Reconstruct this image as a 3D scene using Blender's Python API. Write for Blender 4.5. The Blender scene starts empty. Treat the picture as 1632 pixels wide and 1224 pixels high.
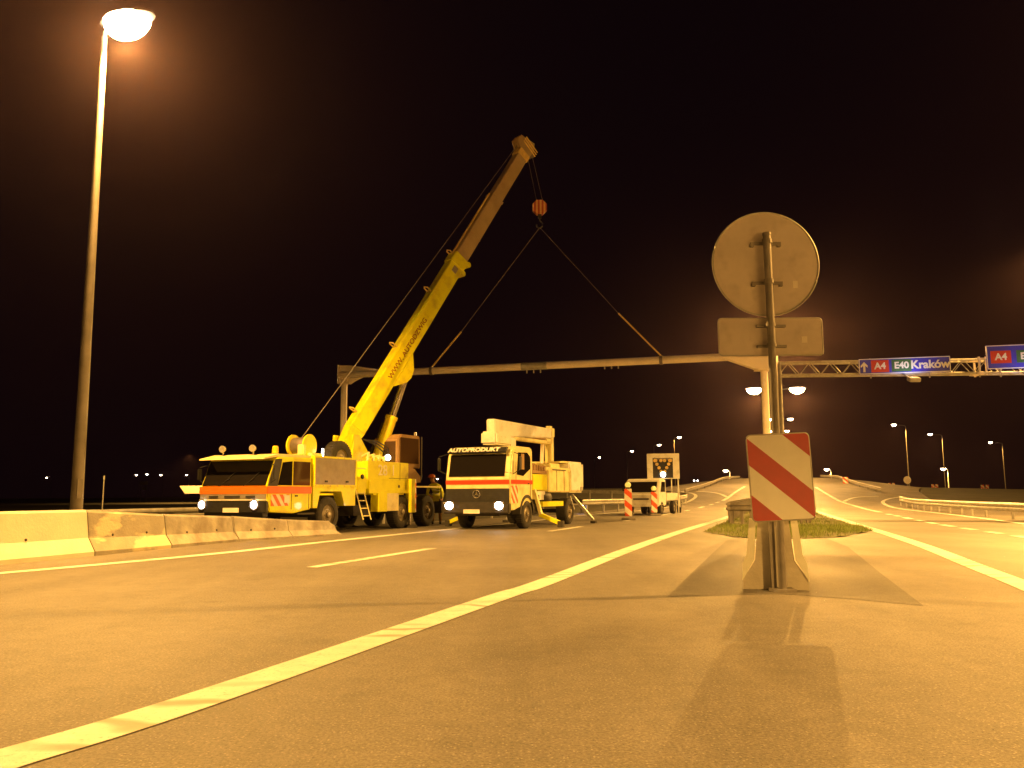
import bpy, bmesh, math, random
from mathutils import Vector, Matrix
random.seed(7)
PI = math.pi
sc = bpy.context.scene
col = sc.collection

# ------------------------------------------------------------------ camera
F, PITCH, ROLL, H = 1350.0, math.atan(175/1350), -0.006, 1.1
cam_d = bpy.data.cameras.new('camera')
cam_d.sensor_width = 36
cam_d.lens = F/1632*36
cam_d.clip_end = 3000
cam = bpy.data.objects.new('camera', cam_d)
col.objects.link(cam)
CM = Matrix.Rotation(PI/2+PITCH, 3, 'X') @ Matrix.Rotation(ROLL, 3, 'Z')
cam.matrix_world = Matrix.Translation((0, 0, H)) @ CM.to_4x4()
sc.camera = cam
CO = Vector((0, 0, H))

def ray(x, y): return CM @ Vector(((x-816)/F, (612-y)/F, -1))
def P(x, y, D):
    d = ray(x, y); return CO + d*(D/d.y)

# ------------------------------------------------------------------ night sky
w = bpy.data.worlds.new('World'); sc.world = w; w.use_nodes = True
nt = w.node_tree
bg = nt.nodes['Background']
bg.inputs['Color'].default_value = (0.0024, 0.0008, 0.0014, 1)
bg.inputs['Strength'].default_value = 1.0
sc.view_settings.view_transform = 'Standard'
sc.view_settings.look = 'None'
sc.view_settings.exposure = 0.18
sc.view_settings.gamma = 1
sc.cycles.max_bounces = 5
sc.cycles.volume_bounces = 0
sc.cycles.sample_clamp_indirect = 3

SODIUM = (1.0, 0.495, 0.10)
POWER = 29000

# ------------------------------------------------------------------ terrain
AX = math.radians(17.4)
dS = Vector((math.sin(AX), math.cos(AX))); dT = Vector((math.cos(AX), -math.sin(AX)))
def sm(a, b, v):
    v = max(0.0, min(1.0, (v-a)/(b-a))); return v*v*(3-2*v)
def Z(X, Y):
    s = X*dS.x + Y*dS.y; t = X*dT.x + Y*dT.y
    g = 1.8*sm(55, 115, s)
    g *= 1 - 0.45*sm(5, 45, t)
    g *= 1 - sm(30, 75, -t)
    c = 2.0*max(0, min(1, (s-72)/98)) - 5*sm(185, 260, s)
    c *= 1 - sm(7.5, 16, abs(t))
    return g + c
def G(x, y, off=0.0):
    d = ray(x, y)
    # march along the pixel ray until it meets the terrain
    t = 1.0; prev = t
    while t < 600:
        p = CO + d*t
        if p.z <= Z(p.x, p.y): break
        prev = t; t *= 1.03
    a, b = prev, t
    for _ in range(30):
        m = (a+b)/2; p = CO + d*m
        if p.z <= Z(p.x, p.y): b = m
        else: a = m
    p = CO + d*b
    return Vector((p.x, p.y, Z(p.x, p.y)+off))
def ST(s, t): return Vector((s*dS.x+t*dT.x, s*dS.y+t*dT.y))

# ------------------------------------------------------------------ materials
def mat(name, c, rough=0.5, metal=0.0, var=0.12, scale=6.0, dirt=None, dscale=1.5, bump=0.0, spec=0.5, coat=0.0):
    m = bpy.data.materials.new(name); m.use_nodes = True
    n = m.node_tree.nodes; l = m.node_tree.links
    b = n['Principled BSDF']
    b.inputs['Roughness'].default_value = rough
    b.inputs['Metallic'].default_value = metal
    b.inputs['Specular IOR Level'].default_value = spec
    b.inputs['Coat Weight'].default_value = coat
    tc = n.new('ShaderNodeTexCoord')
    no = n.new('ShaderNodeTexNoise'); no.inputs['Scale'].default_value = scale
    no.inputs['Detail'].default_value = 6; l.new(tc.outputs['Object'], no.inputs['Vector'])
    mr = n.new('ShaderNodeMapRange'); mr.inputs[3].default_value = 1-var; mr.inputs[4].default_value = 1+var
    mr.inputs[1].default_value = .3; mr.inputs[2].default_value = .7
    l.new(no.outputs['Fac'], mr.inputs[0])
    mx = n.new('ShaderNodeMix'); mx.data_type = 'RGBA'; mx.blend_type = 'MULTIPLY'; mx.inputs[0].default_value = 1
    mx.inputs[6].default_value = (*c, 1); l.new(mr.outputs[0], mx.inputs[7])
    out = mx.outputs[2]
    if dirt:
        n2 = n.new('ShaderNodeTexNoise'); n2.inputs['Scale'].default_value = dscale; n2.inputs['Detail'].default_value = 8
        l.new(tc.outputs['Object'], n2.inputs['Vector'])
        r2 = n.new('ShaderNodeMapRange'); r2.inputs[1].default_value = .5; r2.inputs[2].default_value = .72
        r2.inputs[4].default_value = .75
        l.new(n2.outputs['Fac'], r2.inputs[0])
        m2 = n.new('ShaderNodeMix'); m2.data_type = 'RGBA'; l.new(r2.outputs[0], m2.inputs[0])
        l.new(out, m2.inputs[6]); m2.inputs[7].default_value = (*dirt, 1); out = m2.outputs[2]
    l.new(out, b.inputs['Base Color'])
    if bump:
        bp = n.new('ShaderNodeBump'); bp.inputs['Strength'].default_value = bump; bp.inputs['Distance'].default_value = .02
        n3 = n.new('ShaderNodeTexNoise'); n3.inputs['Scale'].default_value = scale*6; n3.inputs['Detail'].default_value = 5
        l.new(tc.outputs['Object'], n3.inputs['Vector'])
        l.new(n3.outputs['Fac'], bp.inputs['Height']); l.new(bp.outputs[0], b.inputs['Normal'])
    return m
def emit(name, c, s):
    m = bpy.data.materials.new(name); m.use_nodes = True
    b = m.node_tree.nodes['Principled BSDF']
    b.inputs['Base Color'].default_value = (.6, .6, .6, 1)
    b.inputs['Emission Color'].default_value = (*c, 1)
    b.inputs['Emission Strength'].default_value = s
    m.cycles.emission_sampling = 'NONE'
    return m
def asphalt(name, c, patchy=.22, glint=True):
    m = bpy.data.materials.new(name); m.use_nodes = True
    n = m.node_tree.nodes; l = m.node_tree.links; b = n['Principled BSDF']
    tc = n.new('ShaderNodeTexCoord')
    def noise(s, d=6, r=.6):
        q = n.new('ShaderNodeTexNoise'); q.inputs['Scale'].default_value = s; q.inputs['Detail'].default_value = d
        q.inputs['Roughness'].default_value = r
        l.new(tc.outputs['Object'], q.inputs['Vector']); return q.outputs['Fac']
    def rng(i, a, bb, lo, hi):
        q = n.new('ShaderNodeMapRange'); q.inputs[1].default_value = a; q.inputs[2].default_value = bb
        q.inputs[3].default_value = lo; q.inputs[4].default_value = hi; l.new(i, q.inputs[0]); return q.outputs[0]
    def mul(a, bb):
        q = n.new('ShaderNodeMath'); q.operation = 'MULTIPLY'; l.new(a, q.inputs[0]); l.new(bb, q.inputs[1]); return q.outputs[0]
    mp = n.new('ShaderNodeMapping'); mp.inputs['Rotation'].default_value = (0, 0, AX); mp.inputs['Scale'].default_value = (.9, .06, 1); l.new(tc.outputs['Object'], mp.inputs[0])
    stq = n.new('ShaderNodeTexNoise'); stq.inputs['Scale'].default_value = 1; stq.inputs['Detail'].default_value = 4; l.new(mp.outputs[0], stq.inputs['Vector'])
    # oil drips and worn wheel tracks run with the road; dark spots where bitumen has bled
    f = mul(rng(stq.outputs['Fac'], .35, .65, .84, 1.14), rng(noise(1.7, 7, .7), .56, .7, 1, .8))
    f = mul(f, rng(noise(.35, 5), .3, .7, 1-patchy, 1+patchy))
    f = mul(f, rng(noise(55, 4, .75), .32, .68, .45, 1.55))
    f = mul(f, rng(noise(6, 6), .3, .7, .88, 1.12))
    vo = n.new('ShaderNodeTexVoronoi'); vo.inputs['Scale'].default_value = 62; l.new(tc.outputs['Object'], vo.inputs['Vector'])
    # stones: some cells of the aggregate are paler
    sep = n.new('ShaderNodeSeparateColor'); l.new(vo.outputs['Color'], sep.inputs[0])
    stone = rng(sep.outputs[0], .8, .84, 0, 1)
    near = rng(vo.outputs['Distance'], .25, .4, 1, 0)
    st = mul(stone, near)
    mx = n.new('ShaderNodeMix'); mx.data_type = 'RGBA'; mx.blend_type = 'MULTIPLY'; mx.inputs[0].default_value = 1
    mx.inputs[6].default_value = (*c, 1); l.new(f, mx.inputs[7])
    m2 = n.new('ShaderNodeMix'); m2.data_type = 'RGBA'; l.new(st, m2.inputs[0]); l.new(mx.outputs[2], m2.inputs[6])
    m2.inputs[7].default_value = (c[0]*1.9, c[1]*1.9, c[2]*1.9, 1)
    l.new(m2.outputs[2], b.inputs['Base Color'])
    b.inputs['Roughness'].default_value = .6
    b.inputs['Specular IOR Level'].default_value = .5
    if glint:
        g1 = rng(sep.outputs[1], .985, .99, 0, 1)
        gg = mul(g1, rng(vo.outputs['Distance'], .2, .3, 1, 0))
        rr = rng(gg, 0, 1, .6, .16); l.new(rr, b.inputs['Roughness'])
    bp = n.new('ShaderNodeBump'); bp.inputs['Strength'].default_value = .55; bp.inputs['Distance'].default_value = .012
    l.new(noise(70, 5, .7), bp.inputs['Height']); l.new(bp.outputs[0], b.inputs['Normal'])
    return m
def line_paint(name):
    m = mat(name, (.74, .74, .70), .6, var=.1, scale=5, bump=.2)
    n = m.node_tree.nodes; l = m.node_tree.links; b = n['Principled BSDF']
    src = b.inputs['Base Color'].links[0].from_socket
    tc = n.new('ShaderNodeTexCoord')
    q = n.new('ShaderNodeTexNoise'); q.inputs['Scale'].default_value = 30; q.inputs['Detail'].default_value = 8; q.inputs['Roughness'].default_value = .75
    l.new(tc.outputs['Object'], q.inputs['Vector'])
    r = n.new('ShaderNodeMapRange'); r.inputs[1].default_value = .56; r.inputs[2].default_value = .64; r.inputs[4].default_value = .6
    l.new(q.outputs['Fac'], r.inputs[0])
    # tyre scuffs across the paint, in bands
    wv = n.new('ShaderNodeTexWave'); wv.inputs['Scale'].default_value = .9; wv.inputs['Distortion'].default_value = 9; wv.inputs['Detail'].default_value = 3
    wv.bands_direction = 'Y'; l.new(tc.outputs['Object'], wv.inputs['Vector'])
    q2 = n.new('ShaderNodeTexNoise'); q2.inputs['Scale'].default_value = .55; l.new(tc.outputs['Object'], q2.inputs['Vector'])
    a = n.new('ShaderNodeMapRange'); a.inputs[1].default_value = .55; a.inputs[2].default_value = .95; a.inputs[4].default_value = .85; l.new(wv.outputs['Fac'], a.inputs[0])
    c = n.new('ShaderNodeMapRange'); c.inputs[1].default_value = .52; c.inputs[2].default_value = .57; l.new(q2.outputs['Fac'], c.inputs[0])
    mu = n.new('ShaderNodeMath'); mu.operation = 'MULTIPLY'; l.new(a.outputs[0], mu.inputs[0]); l.new(c.outputs[0], mu.inputs[1])
    mm = n.new('ShaderNodeMath'); mm.operation = 'MAXIMUM'; l.new(mu.outputs[0], mm.inputs[0]); l.new(r.outputs[0], mm.inputs[1])
    m2 = n.new('ShaderNodeMix'); m2.data_type = 'RGBA'; l.new(mm.outputs[0], m2.inputs[0]); l.new(src, m2.inputs[6])
    m2.inputs[7].default_value = (.3, .25, .2, 1); l.new(m2.outputs[2], b.inputs['Base Color'])
    return m
def stripes(name, c1, c2, freq, ang, axes=(0, 2), ph=0.0):
    """diagonal bands painted on a board; axes = object axes of its plane"""
    m = bpy.data.materials.new(name); m.use_nodes = True
    n = m.node_tree.nodes; l = m.node_tree.links; b = n['Principled BSDF']
    tc = n.new('ShaderNodeTexCoord'); s = n.new('ShaderNodeSeparateXYZ'); l.new(tc.outputs['Object'], s.inputs[0])
    def mth(op, a, v):
        q = n.new('ShaderNodeMath'); q.operation = op
        for i, z in enumerate((a, v)):
            if hasattr(z, 'links'): l.new(z, q.inputs[i])
            else: q.inputs[i].default_value = z
        return q.outputs[0]
    v = mth('ADD', mth('MULTIPLY', s.outputs[axes[0]], math.sin(ang)*freq), mth('MULTIPLY', s.outputs[axes[1]], math.cos(ang)*freq))
    v = mth('GREATER_THAN', mth('FRACT', mth('ADD', v, ph+50), 0), .5)
    mx = n.new('ShaderNodeMix'); mx.data_type = 'RGBA'; l.new(v, mx.inputs[0])
    mx.inputs[6].default_value = (*c1, 1); mx.inputs[7].default_value = (*c2, 1)
    no = n.new('ShaderNodeTexNoise'); no.inputs['Scale'].default_value = 7; no.inputs['Detail'].default_value = 7; l.new(tc.outputs['Object'], no.inputs['Vector'])
    mr = n.new('ShaderNodeMapRange'); mr.inputs[1].default_value = .3; mr.inputs[2].default_value = .7; mr.inputs[3].default_value = .88; mr.inputs[4].default_value = 1.08
    l.new(no.outputs['Fac'], mr.inputs[0])
    m2 = n.new('ShaderNodeMix'); m2.data_type = 'RGBA'; m2.blend_type = 'MULTIPLY'; m2.inputs[0].default_value = 1
    l.new(mx.outputs[2], m2.inputs[6]); l.new(mr.outputs[0], m2.inputs[7]); l.new(m2.outputs[2], b.inputs['Base Color'])
    b.inputs['Roughness'].default_value = .45
    return m

M = {}
M['asphalt'] = asphalt('asphalt', (.168, .152, .135))
M['asphalt_dark'] = asphalt('asphalt_dark', (.098, .088, .078), .1)
M['tar'] = mat('tar_joint', (.085, .078, .07), .55, var=.25, scale=3, bump=.3)
M['soil'] = mat('verge_soil', (.05, .045, .025), .95, var=.4, scale=.7, bump=.5)
M['grass_soil'] = mat('grass_soil', (.10, .10, .03), .95, var=.5, scale=3, bump=.6)
M['grass'] = mat('grass_blades', (.17, .22, .04), .7, var=.4, scale=2)
M['line'] = line_paint('line_paint')
M['concrete'] = mat('concrete', (.38, .35, .3), .85, var=.28, scale=3, dirt=(.17, .14, .11), dscale=1.6, bump=.35)
M['concrete_pale'] = mat('concrete_pale', (.78, .74, .6), .8, var=.06, scale=3, bump=.2)
M['concrete_nose'] = mat('concrete_nose', (.55, .51, .44), .85, var=.12, scale=3, dirt=(.34, .3, .24), dscale=2, bump=.3)
M['flank_lit_tone'] = mat('flank_lit_tone', (.86, .86, .74), .7, var=.08)  # pale tone with the light on the barrier nose flanks painted in
M['yellow'] = mat('yellow_paint', (.87, .83, .012), .38, var=.05, scale=3, dirt=(.55, .46, .04), dscale=2.2, coat=.3)
M['yellow_cyl'] = mat('yellow_cylinder', (.84, .7, .02), .4, var=.08)
M['cream'] = mat('cream_paint', (.84, .76, .38), .4, var=.06, dirt=(.5, .4, .16), dscale=3)
M['white'] = mat('white_paint', (.8, .79, .72), .4, var=.05, dirt=(.5, .47, .38), dscale=3)
M['orange'] = mat('orange_band', (.8, .16, .015), .4, var=.08)
M['red'] = mat('red_band', (.36, .009, .006), .45, var=.08)
M['red2'] = mat('truck_red', (.6, .05, .01), .4)
M['black'] = mat('black_plastic', (.02, .02, .02), .5, var=.3)
M['chassis'] = mat('chassis', (.035, .03, .025), .7, var=.3, bump=.2)
M['rubber'] = mat('rubber', (.03, .027, .024), .85, var=.35, scale=9, bump=.4)
M['rim'] = mat('rim_steel', (.34, .3, .24), .5, .4, var=.25, dirt=(.1, .08, .06))
M['galv'] = mat('galvanised', (.42, .41, .38), .5, .35, var=.14, scale=5, dirt=(.25, .22, .18), dscale=4)
M['galv_dark'] = mat('galvanised_dark', (.22, .2, .18), .6, .35, var=.2, scale=5)
M['pole'] = mat('pole_steel', (.2, .18, .155), .55, .3, var=.2, scale=3)
M['gantry'] = mat('gantry_pole', (.86, .76, .66), .5, .0, var=.1, scale=2)
M['sign_back'] = mat('sign_back', (.56, .5, .46), .5, .15, var=.14, scale=2.5, dirt=(.4, .35, .31), dscale=5)
M['panel'] = mat('panel_grey', (.35, .31, .26), .35, .3, var=.12)
M['inner'] = mat('inner_boom', (.42, .31, .17), .5, .1, var=.12, scale=2, dirt=(.3, .2, .1))
M['chrome'] = mat('piston_chrome', (.6, .57, .55), .22, .8, var=.1)
M['cable'] = mat('steel_cable', (.2, .17, .15), .6, .5, var=.2)
M['strap'] = mat('lifting_strap', (.7, .5, .16), .7, var=.2)
M['blue'] = mat('sign_blue', (.01, .02, .55), .45, var=.1)
M['green'] = mat('sign_green', (.01, .12, .05), .45, var=.1)
M['sign_red'] = mat('sign_red', (.55, .03, .015), .45, var=.1)
M['letter'] = mat('letter_white', (.8, .8, .76), .5, var=.04)
M['letter_pale'] = mat('letter_pale', (.85, .83, .66), .5, var=.04)
M['letter_dark'] = mat('letter_brown', (.3, .12, .01), .5, var=.1)
M['plate_text'] = mat('plate_black', (.02, .02, .02), .6)
M['sticker'] = mat('sticker', (.75, .7, .62), .5, var=.06)
M['skin'] = mat('skin', (.55, .32, .22), .6)
M['vest'] = mat('vest_yellow', (.72, .75, .04), .7)
M['trouser'] = mat('trousers', (.35, .2, .04), .8)
M['helmet'] = mat('helmet_orange', (.85, .2, .03), .35)
M['board_bands'] = stripes('board_bands', (.78, .72, .62), (.52, .02, .012), 1/.53, 0)
M['chev'] = stripes('cab_chevrons', (.75, .7, .55), (.7, .13, .015), 4.5, math.radians(50), (1, 2))
M['guide'] = stripes('guide_bands', (.8, .76, .66), (.75, .09, .02), 2.6, math.radians(40))
M['hook'] = stripes('hook_bands', (.6, .35, .15), (.35, .05, .02), 6.5, PI/2)
M['curtain'] = mat('curtain', (.35, .22, .1), .9)
def glass(name, c, a=.35):
    m = bpy.data.materials.new(name); m.use_nodes = True
    b = m.node_tree.nodes['Principled BSDF']
    b.inputs['Base Color'].default_value = (*c, 1); b.inputs['Roughness'].default_value = .06
    b.inputs['Specular IOR Level'].default_value = .35
    return m
M['glass'] = glass('dark_glass', (.012, .010, .009))
M['glass_brown'] = glass('brown_glass', (.07, .04, .02))
M['lamp'] = emit('lamp_bowl', (1, .78, .45), 60)
M['lamp_far'] = emit('lamp_bowl_distant', (1, .8, .5), 30)
M['headlight'] = emit('headlight_glow', (1, .97, .95), 14)
M['blue_glow'] = emit('blue_flash', (.55, .6, 1), 12)
M['led'] = emit('led_lamp', (1, .95, .8), 10)
M['amber'] = mat('amber_lens', (.85, .5, .03), .25, var=.05)
M['amber_on'] = emit('amber_lens_lit', (1, .6, .05), .5)

# ------------------------------------------------------------------ mesh helpers
class MB:
    def __init__(s): s.bm = bmesh.new()
    def quad(s, *p):
        s.bm.faces.new([s.bm.verts.new(Vector(q)) for q in p]); return s
    def box(s, c, d, rot=None, bev=0.0):
        c = Vector(c); r = rot or Matrix.Identity(3)
        v = [s.bm.verts.new(c + r @ Vector((x*d[0]/2, y*d[1]/2, z*d[2]/2))) for x in (-1, 1) for y in (-1, 1) for z in (-1, 1)]
        fs = [s.bm.faces.new([v[i] for i in f]) for f in ((0, 1, 3, 2), (4, 6, 7, 5), (0, 4, 5, 1), (2, 3, 7, 6), (0, 2, 6, 4), (1, 5, 7, 3))]
        if bev:
            es = {e for f in fs for e in f.edges}
            bmesh.ops.bevel(s.bm, geom=list(es), offset=bev, segments=2, affect='EDGES')
        return s
    def span(s, a, b, d1, w, h, bev=0.0, h2=None, w2=None, sh=0.0):
        """box beam from a to b; w along side vector d1, h along its normal"""
        a, b = Vector(a), Vector(b); ax = (b-a).normalized(); d1 = Vector(d1); d1 = (d1-ax*d1.dot(ax)).normalized(); up = d1.cross(ax)
        if up.z < 0: up = -up
        h2 = h if h2 is None else h2; w2 = w if w2 is None else w2
        v = []
        for p, ww, hh in ((a, w, h), (b, w2, h2)):
            for i, j in ((-1, -1), (1, -1), (1, 1), (-1, 1)): v.append(s.bm.verts.new(p + d1*i*ww/2 + up*j*hh/2))
        fs = [s.bm.faces.new([v[i] for i in f]) for f in ((0, 1, 2, 3), (7, 6, 5, 4), (0, 4, 5, 1), (1, 5, 6, 2), (2, 6, 7, 3), (3, 7, 4, 0))]
        if bev: bmesh.ops.bevel(s.bm, geom=list({e for f in fs for e in f.edges}), offset=bev, segments=2, affect='EDGES')
        return s
    def tube(s, pts, r, n=10, r2=None, cap=True):
        pts = [Vector(p) for p in pts]; rings = []
        N = len(pts)
        for i, p in enumerate(pts):
            t = (pts[min(i+1, N-1)]-pts[max(i-1, 0)]).normalized()
            u = t.cross(Vector((0, 0, 1)) if abs(t.z) < .95 else Vector((1, 0, 0))).normalized(); v = t.cross(u)
            rr = r if r2 is None else r + (r2-r)*i/(N-1)
            rings.append([s.bm.verts.new(p + (u*math.cos(2*PI*k/n)+v*math.sin(2*PI*k/n))*rr) for k in range(n)])
        for a, b in zip(rings, rings[1:]):
            for k in range(n): s.bm.faces.new((a[k], a[(k+1) % n], b[(k+1) % n], b[k]))
        if cap: s.bm.faces.new(rings[0][::-1]); s.bm.faces.new(rings[-1])
        return s
    def lathe(s, c, axis, prof, n=28):
        """prof: (radius, offset along axis)"""
        c = Vector(c); ax = Vector(axis).normalized()
        u = ax.cross(Vector((0, 0, 1)) if abs(ax.z) < .9 else Vector((1, 0, 0))).normalized(); v = ax.cross(u)
        rings = []
        for r, o in prof:
            if r < 1e-5: rings.append([s.bm.verts.new(c+ax*o)])
            else: rings.append([s.bm.verts.new(c+ax*o+(u*math.cos(2*PI*k/n)+v*math.sin(2*PI*k/n))*r) for k in range(n)])
        for a, b in zip(rings, rings[1:]):
            for k in range(n):
                A = (a[k % len(a)], a[(k+1) % len(a)], b[(k+1) % len(b)], b[k % len(b)])
                A = list(dict.fromkeys(A))
                if len(A) > 2: s.bm.faces.new(A)
        return s
    def ball(s, c, r, sx=1, sy=1, sz=1, n=14):
        q = bmesh.ops.create_uvsphere(s.bm, u_segments=n, v_segments=max(6, n//2+2), radius=r)
        for v in q['verts']: v.co = Vector((v.co.x*sx, v.co.y*sy, v.co.z*sz)) + Vector(c)
        return s
    def prism(s, poly, x0, x1, ax='x', bev=0.0):
        """extrude polygon; ax x: poly (y,z); ax y: poly (x,z); ax z: poly (x,y)"""
        def mk(p, o): return {'x': (o, p[0], p[1]), 'y': (p[0], o, p[1]), 'z': (p[0], p[1], o)}[ax]
        a = [s.bm.verts.new(mk(p, x0)) for p in poly]; b = [s.bm.verts.new(mk(p, x1)) for p in poly]
        n = len(poly); fs = [s.bm.faces.new(a[::-1]), s.bm.faces.new(b)]
        for k in range(n): fs.append(s.bm.faces.new((a[k], a[(k+1) % n], b[(k+1) % n], b[k])))
        if bev: bmesh.ops.bevel(s.bm, geom=list({e for f in fs for e in f.edges}), offset=bev, segments=2, affect='EDGES')
        return s
    def build(s, name, m, parent=None, smooth=False, loc=None):
        bmesh.ops.recalc_face_normals(s.bm, faces=s.bm.faces)
        me = bpy.data.meshes.new(name); s.bm.to_mesh(me); s.bm.free()
        me.materials.append(M[m] if isinstance(m, str) else m)
        if smooth:
            for p in me.polygons: p.use_smooth = True
            try: me.set_sharp_from_angle(angle=math.radians(38))
            except Exception: pass
        o = bpy.data.objects.new(name, me); col.objects.link(o)
        if parent: o.parent = parent
        if loc is not None: o.location = loc
        return o
def empty(name, loc, rz=0):
    o = bpy.data.objects.new(name, None); col.objects.link(o); o.location = loc; o.rotation_euler = (0, 0, rz); o.empty_display_size = .2; return o
def tag(o, label=None, cat=None, group=None, kind=None):
    if label: o['label'] = label
    if cat: o['category'] = cat
    if group: o['group'] = group
    if kind: o['kind'] = kind
    return o
def text(s, size, name, m, parent, mtx, ext=.004, sx=1.0, bold=0.0):
    cu = bpy.data.curves.new(name, 'FONT'); cu.body = s; cu.size = size; cu.extrude = ext; cu.align_x = 'CENTER'; cu.align_y = 'CENTER'; cu.offset = bold
    t = bpy.data.objects.new('t', cu); col.objects.link(t)
    dg = bpy.context.evaluated_depsgraph_get(); dg.update()
    me = bpy.data.meshes.new_from_object(t.evaluated_get(dg)); bpy.data.objects.remove(t)
    me.transform(mtx @ Matrix.Diagonal((sx, 1, 1, 1))); me.materials.clear(); me.materials.append(M[m])
    o = bpy.data.objects.new(name, me); col.objects.link(o)
    if parent: o.parent = parent
    return o
def basis(o, x, y, z):
    m = Matrix.Identity(4)
    for i, v in enumerate((Vector(x).normalized(), Vector(y).normalized(), Vector(z).normalized())):
        for k in range(3): m[k][i] = v[k]
    m.translation = Vector(o); return m
def dup(root):
    c = root.copy(); col.objects.link(c)
    for ch in root.children:
        d = dup(ch); d.parent = c
    return c

# ------------------------------------------------------------------ ground, road, markings
def ysteps():
    y = -60.0; out = []
    while y < 700:
        out.append(y); y += 2.0 if y < 230 else 12
    return out
def xsteps():
    x = -420.0; out = []
    while x < 520:
        out.append(x); x += 2.5 if -40 < x < 90 else 16
    return out
b = MB(); ys, xs = ysteps(), xsteps()
g = [[b.bm.verts.new((x, y, Z(x, y)-.07)) for x in xs] for y in ys]
for i in range(len(ys)-1):
    for j in range(len(xs)-1): b.bm.faces.new((g[i][j], g[i][j+1], g[i+1][j+1], g[i+1][j]))
tag(b.build('ground', 'soil'), kind='structure')

def interp(tab, v):
    if v <= tab[0][0]: return tab[0][1]
    for (a, x), (c, y) in zip(tab, tab[1:]):
        if v <= c: return x+(y-x)*(v-a)/(c-a)
    return tab[-1][1]
XL = [(-60, -28), (0, -15), (14, -10.5), (30, -6.5), (45, 2.5), (55, 6), (66, 10), (78, 14), (90, 16), (100, 18), (120, 23), (160, 36), (240, 60)]
XR = [(-60, 30), (0, 26), (20, 26), (35, 25), (50, 28), (65, 32), (80, 38), (92, 44), (105, 46), (125, 50), (160, 64), (240, 90)]
b = MB(); rows = []
y = -60.0
while y < 240:
    l, r = interp(XL, y), interp(XR, y)
    rows.append([b.bm.verts.new((l+(r-l)*k/50, y, Z(l+(r-l)*k/50, y))) for k in range(51)]); y += 1.5 if y < 120 else 3
for a, c in zip(rows, rows[1:]):
    for k in range(50): b.bm.faces.new((a[k], a[k+1], c[k+1], c[k]))
tag(b.build('road', 'asphalt'), kind='structure')

def ribbon(pts, wd, name, m, lift=.006, cont=False, closed=False):
    """painted strip along ground points, following the terrain"""
    fine = []
    for a, c in zip(pts, pts[1:]):
        n = max(1, int((c-a).length/1.0))
        fine += [a.lerp(c, k/n) for k in range(n)]
    fine.append(pts[-1])
    b = MB() if not isinstance(name, MB) else name
    prev = None
    for i, p in enumerate(fine):
        t = (fine[min(i+1, len(fine)-1)]-fine[max(i-1, 0)]); t = Vector((t.x, t.y)).normalized(); nn = Vector((-t.y, t.x))
        l2 = lift + max(0, p.y-25)*.0006
        v = []
        for sgn in (1, -1):
            x, y = p.x+nn.x*sgn*wd/2, p.y+nn.y*sgn*wd/2
            v.append(b.bm.verts.new((x, y, Z(x, y)+l2)))
        if prev: b.bm.faces.new((prev[0], prev[1], v[1], v[0]))
        prev = v
    return b
def smooth_px(px, n=8):
    """catmull-rom through photo points, then down onto the terrain"""
    q = [G(*p) for p in px]
    out = []
    for i in range(len(q)-1):
        p0, p1, p2, p3 = q[max(i-1, 0)], q[i], q[i+1], q[min(i+2, len(q)-1)]
        for k in range(n):
            t = k/n
            out.append(.5*((2*p1)+(p2-p0)*t+(2*p0-5*p1+4*p2-p3)*t*t+(3*p1-p0-3*p2+p3)*t**3))
    out.append(q[-1]); return out
lines = [
    ([(-150, 1265), (0, 1214), (215, 1170-20), (465, 1066), (800, 950), (866, 929), (1000, 877), (1086, 847), (1135, 832), (1180, 818)], .31),
    ([(1300, 815), (1330, 825), (1445, 861), (1560, 905), (1632, 933), (1760, 985)], .31),
    ([(-160, 925), (0, 914), (340, 883), (540, 861.5), (720, 843.5), (820, 834), (915, 823), (995, 816.5), (1050, 811), (1081, 805), (1103, 797), (1109, 791), (1103, 787), (1085, 784)], .3),
    ([(1152, 798.5), (1160, 794), (1172, 785), (1187, 776)], .3),
    ([(1159, 793), (1148, 788), (1133, 785), (1110, 783.5)], .3),
    ([(1300, 777), (1318, 788), (1340, 800), (1370, 809), (1404, 817)], .28),
    ([(1344, 800), (1356, 795), (1372, 792.5), (1400, 791.5)], .28),
    ([(1440, 792), (1415, 796), (1407, 801), (1419, 808), (1460, 814.5), (1515, 820.5), (1570, 827), (1632, 835), (1760, 852)], .26),
]
mk = MB()
for px, wd in lines: ribbon(smooth_px(px), wd, mk, None)
for a, c, wd in [((497, 904.5), (690, 874), .2), ((875, 847), (927, 839.5), .2), ((994, 831), (1008, 829), .2), ((1054, 821.5), (1069, 819), .22),
                 ((1092, 814.8), (1098, 813.5), .24), ((1114, 810), (1122, 808), .24), ((1131, 805.5), (1136, 804), .24), ((1141, 802), (1146, 800.5), .24),
                 ((1414, 819.5), (1420, 820.8), .26), ((1427, 822), (1434, 823.6), .26), ((1441, 825), (1452, 827.5), .26), ((1460, 829), (1472, 831), .26),
                 ((1478, 832.5), (1492, 835), .26), ((1500, 836.5), (1520, 839.5), .26), ((1532, 841.5), (1554, 844.5), .26), ((1572, 847.5), (1598, 851), .26),
                 ((1617, 854), (1650, 859), .26)]:
    ribbon([G(*a), G(*c)], wd, mk, None)
tag(mk.build('road_markings', 'line'), kind='structure')

def sheet(px, name, m, lift, grid=None):
    b = MB(); b.bm.faces.new([b.bm.verts.new(G(*p, lift)) for p in px])
    bmesh.ops.triangulate(b.bm, faces=b.bm.faces)
    return tag(b.build(name, m), kind='structure')
# darker asphalt tone inside the nose, ending in an edge across the road
sheet([(1064, 951), (1120, 949), (1248, 947), (1360, 955), (1472, 966), (1405, 915), (1352, 872), (1300, 851), (1200, 851), (1157, 862), (1108, 908)], 'asphalt_dark_area', 'asphalt_dark', .0035)
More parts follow.
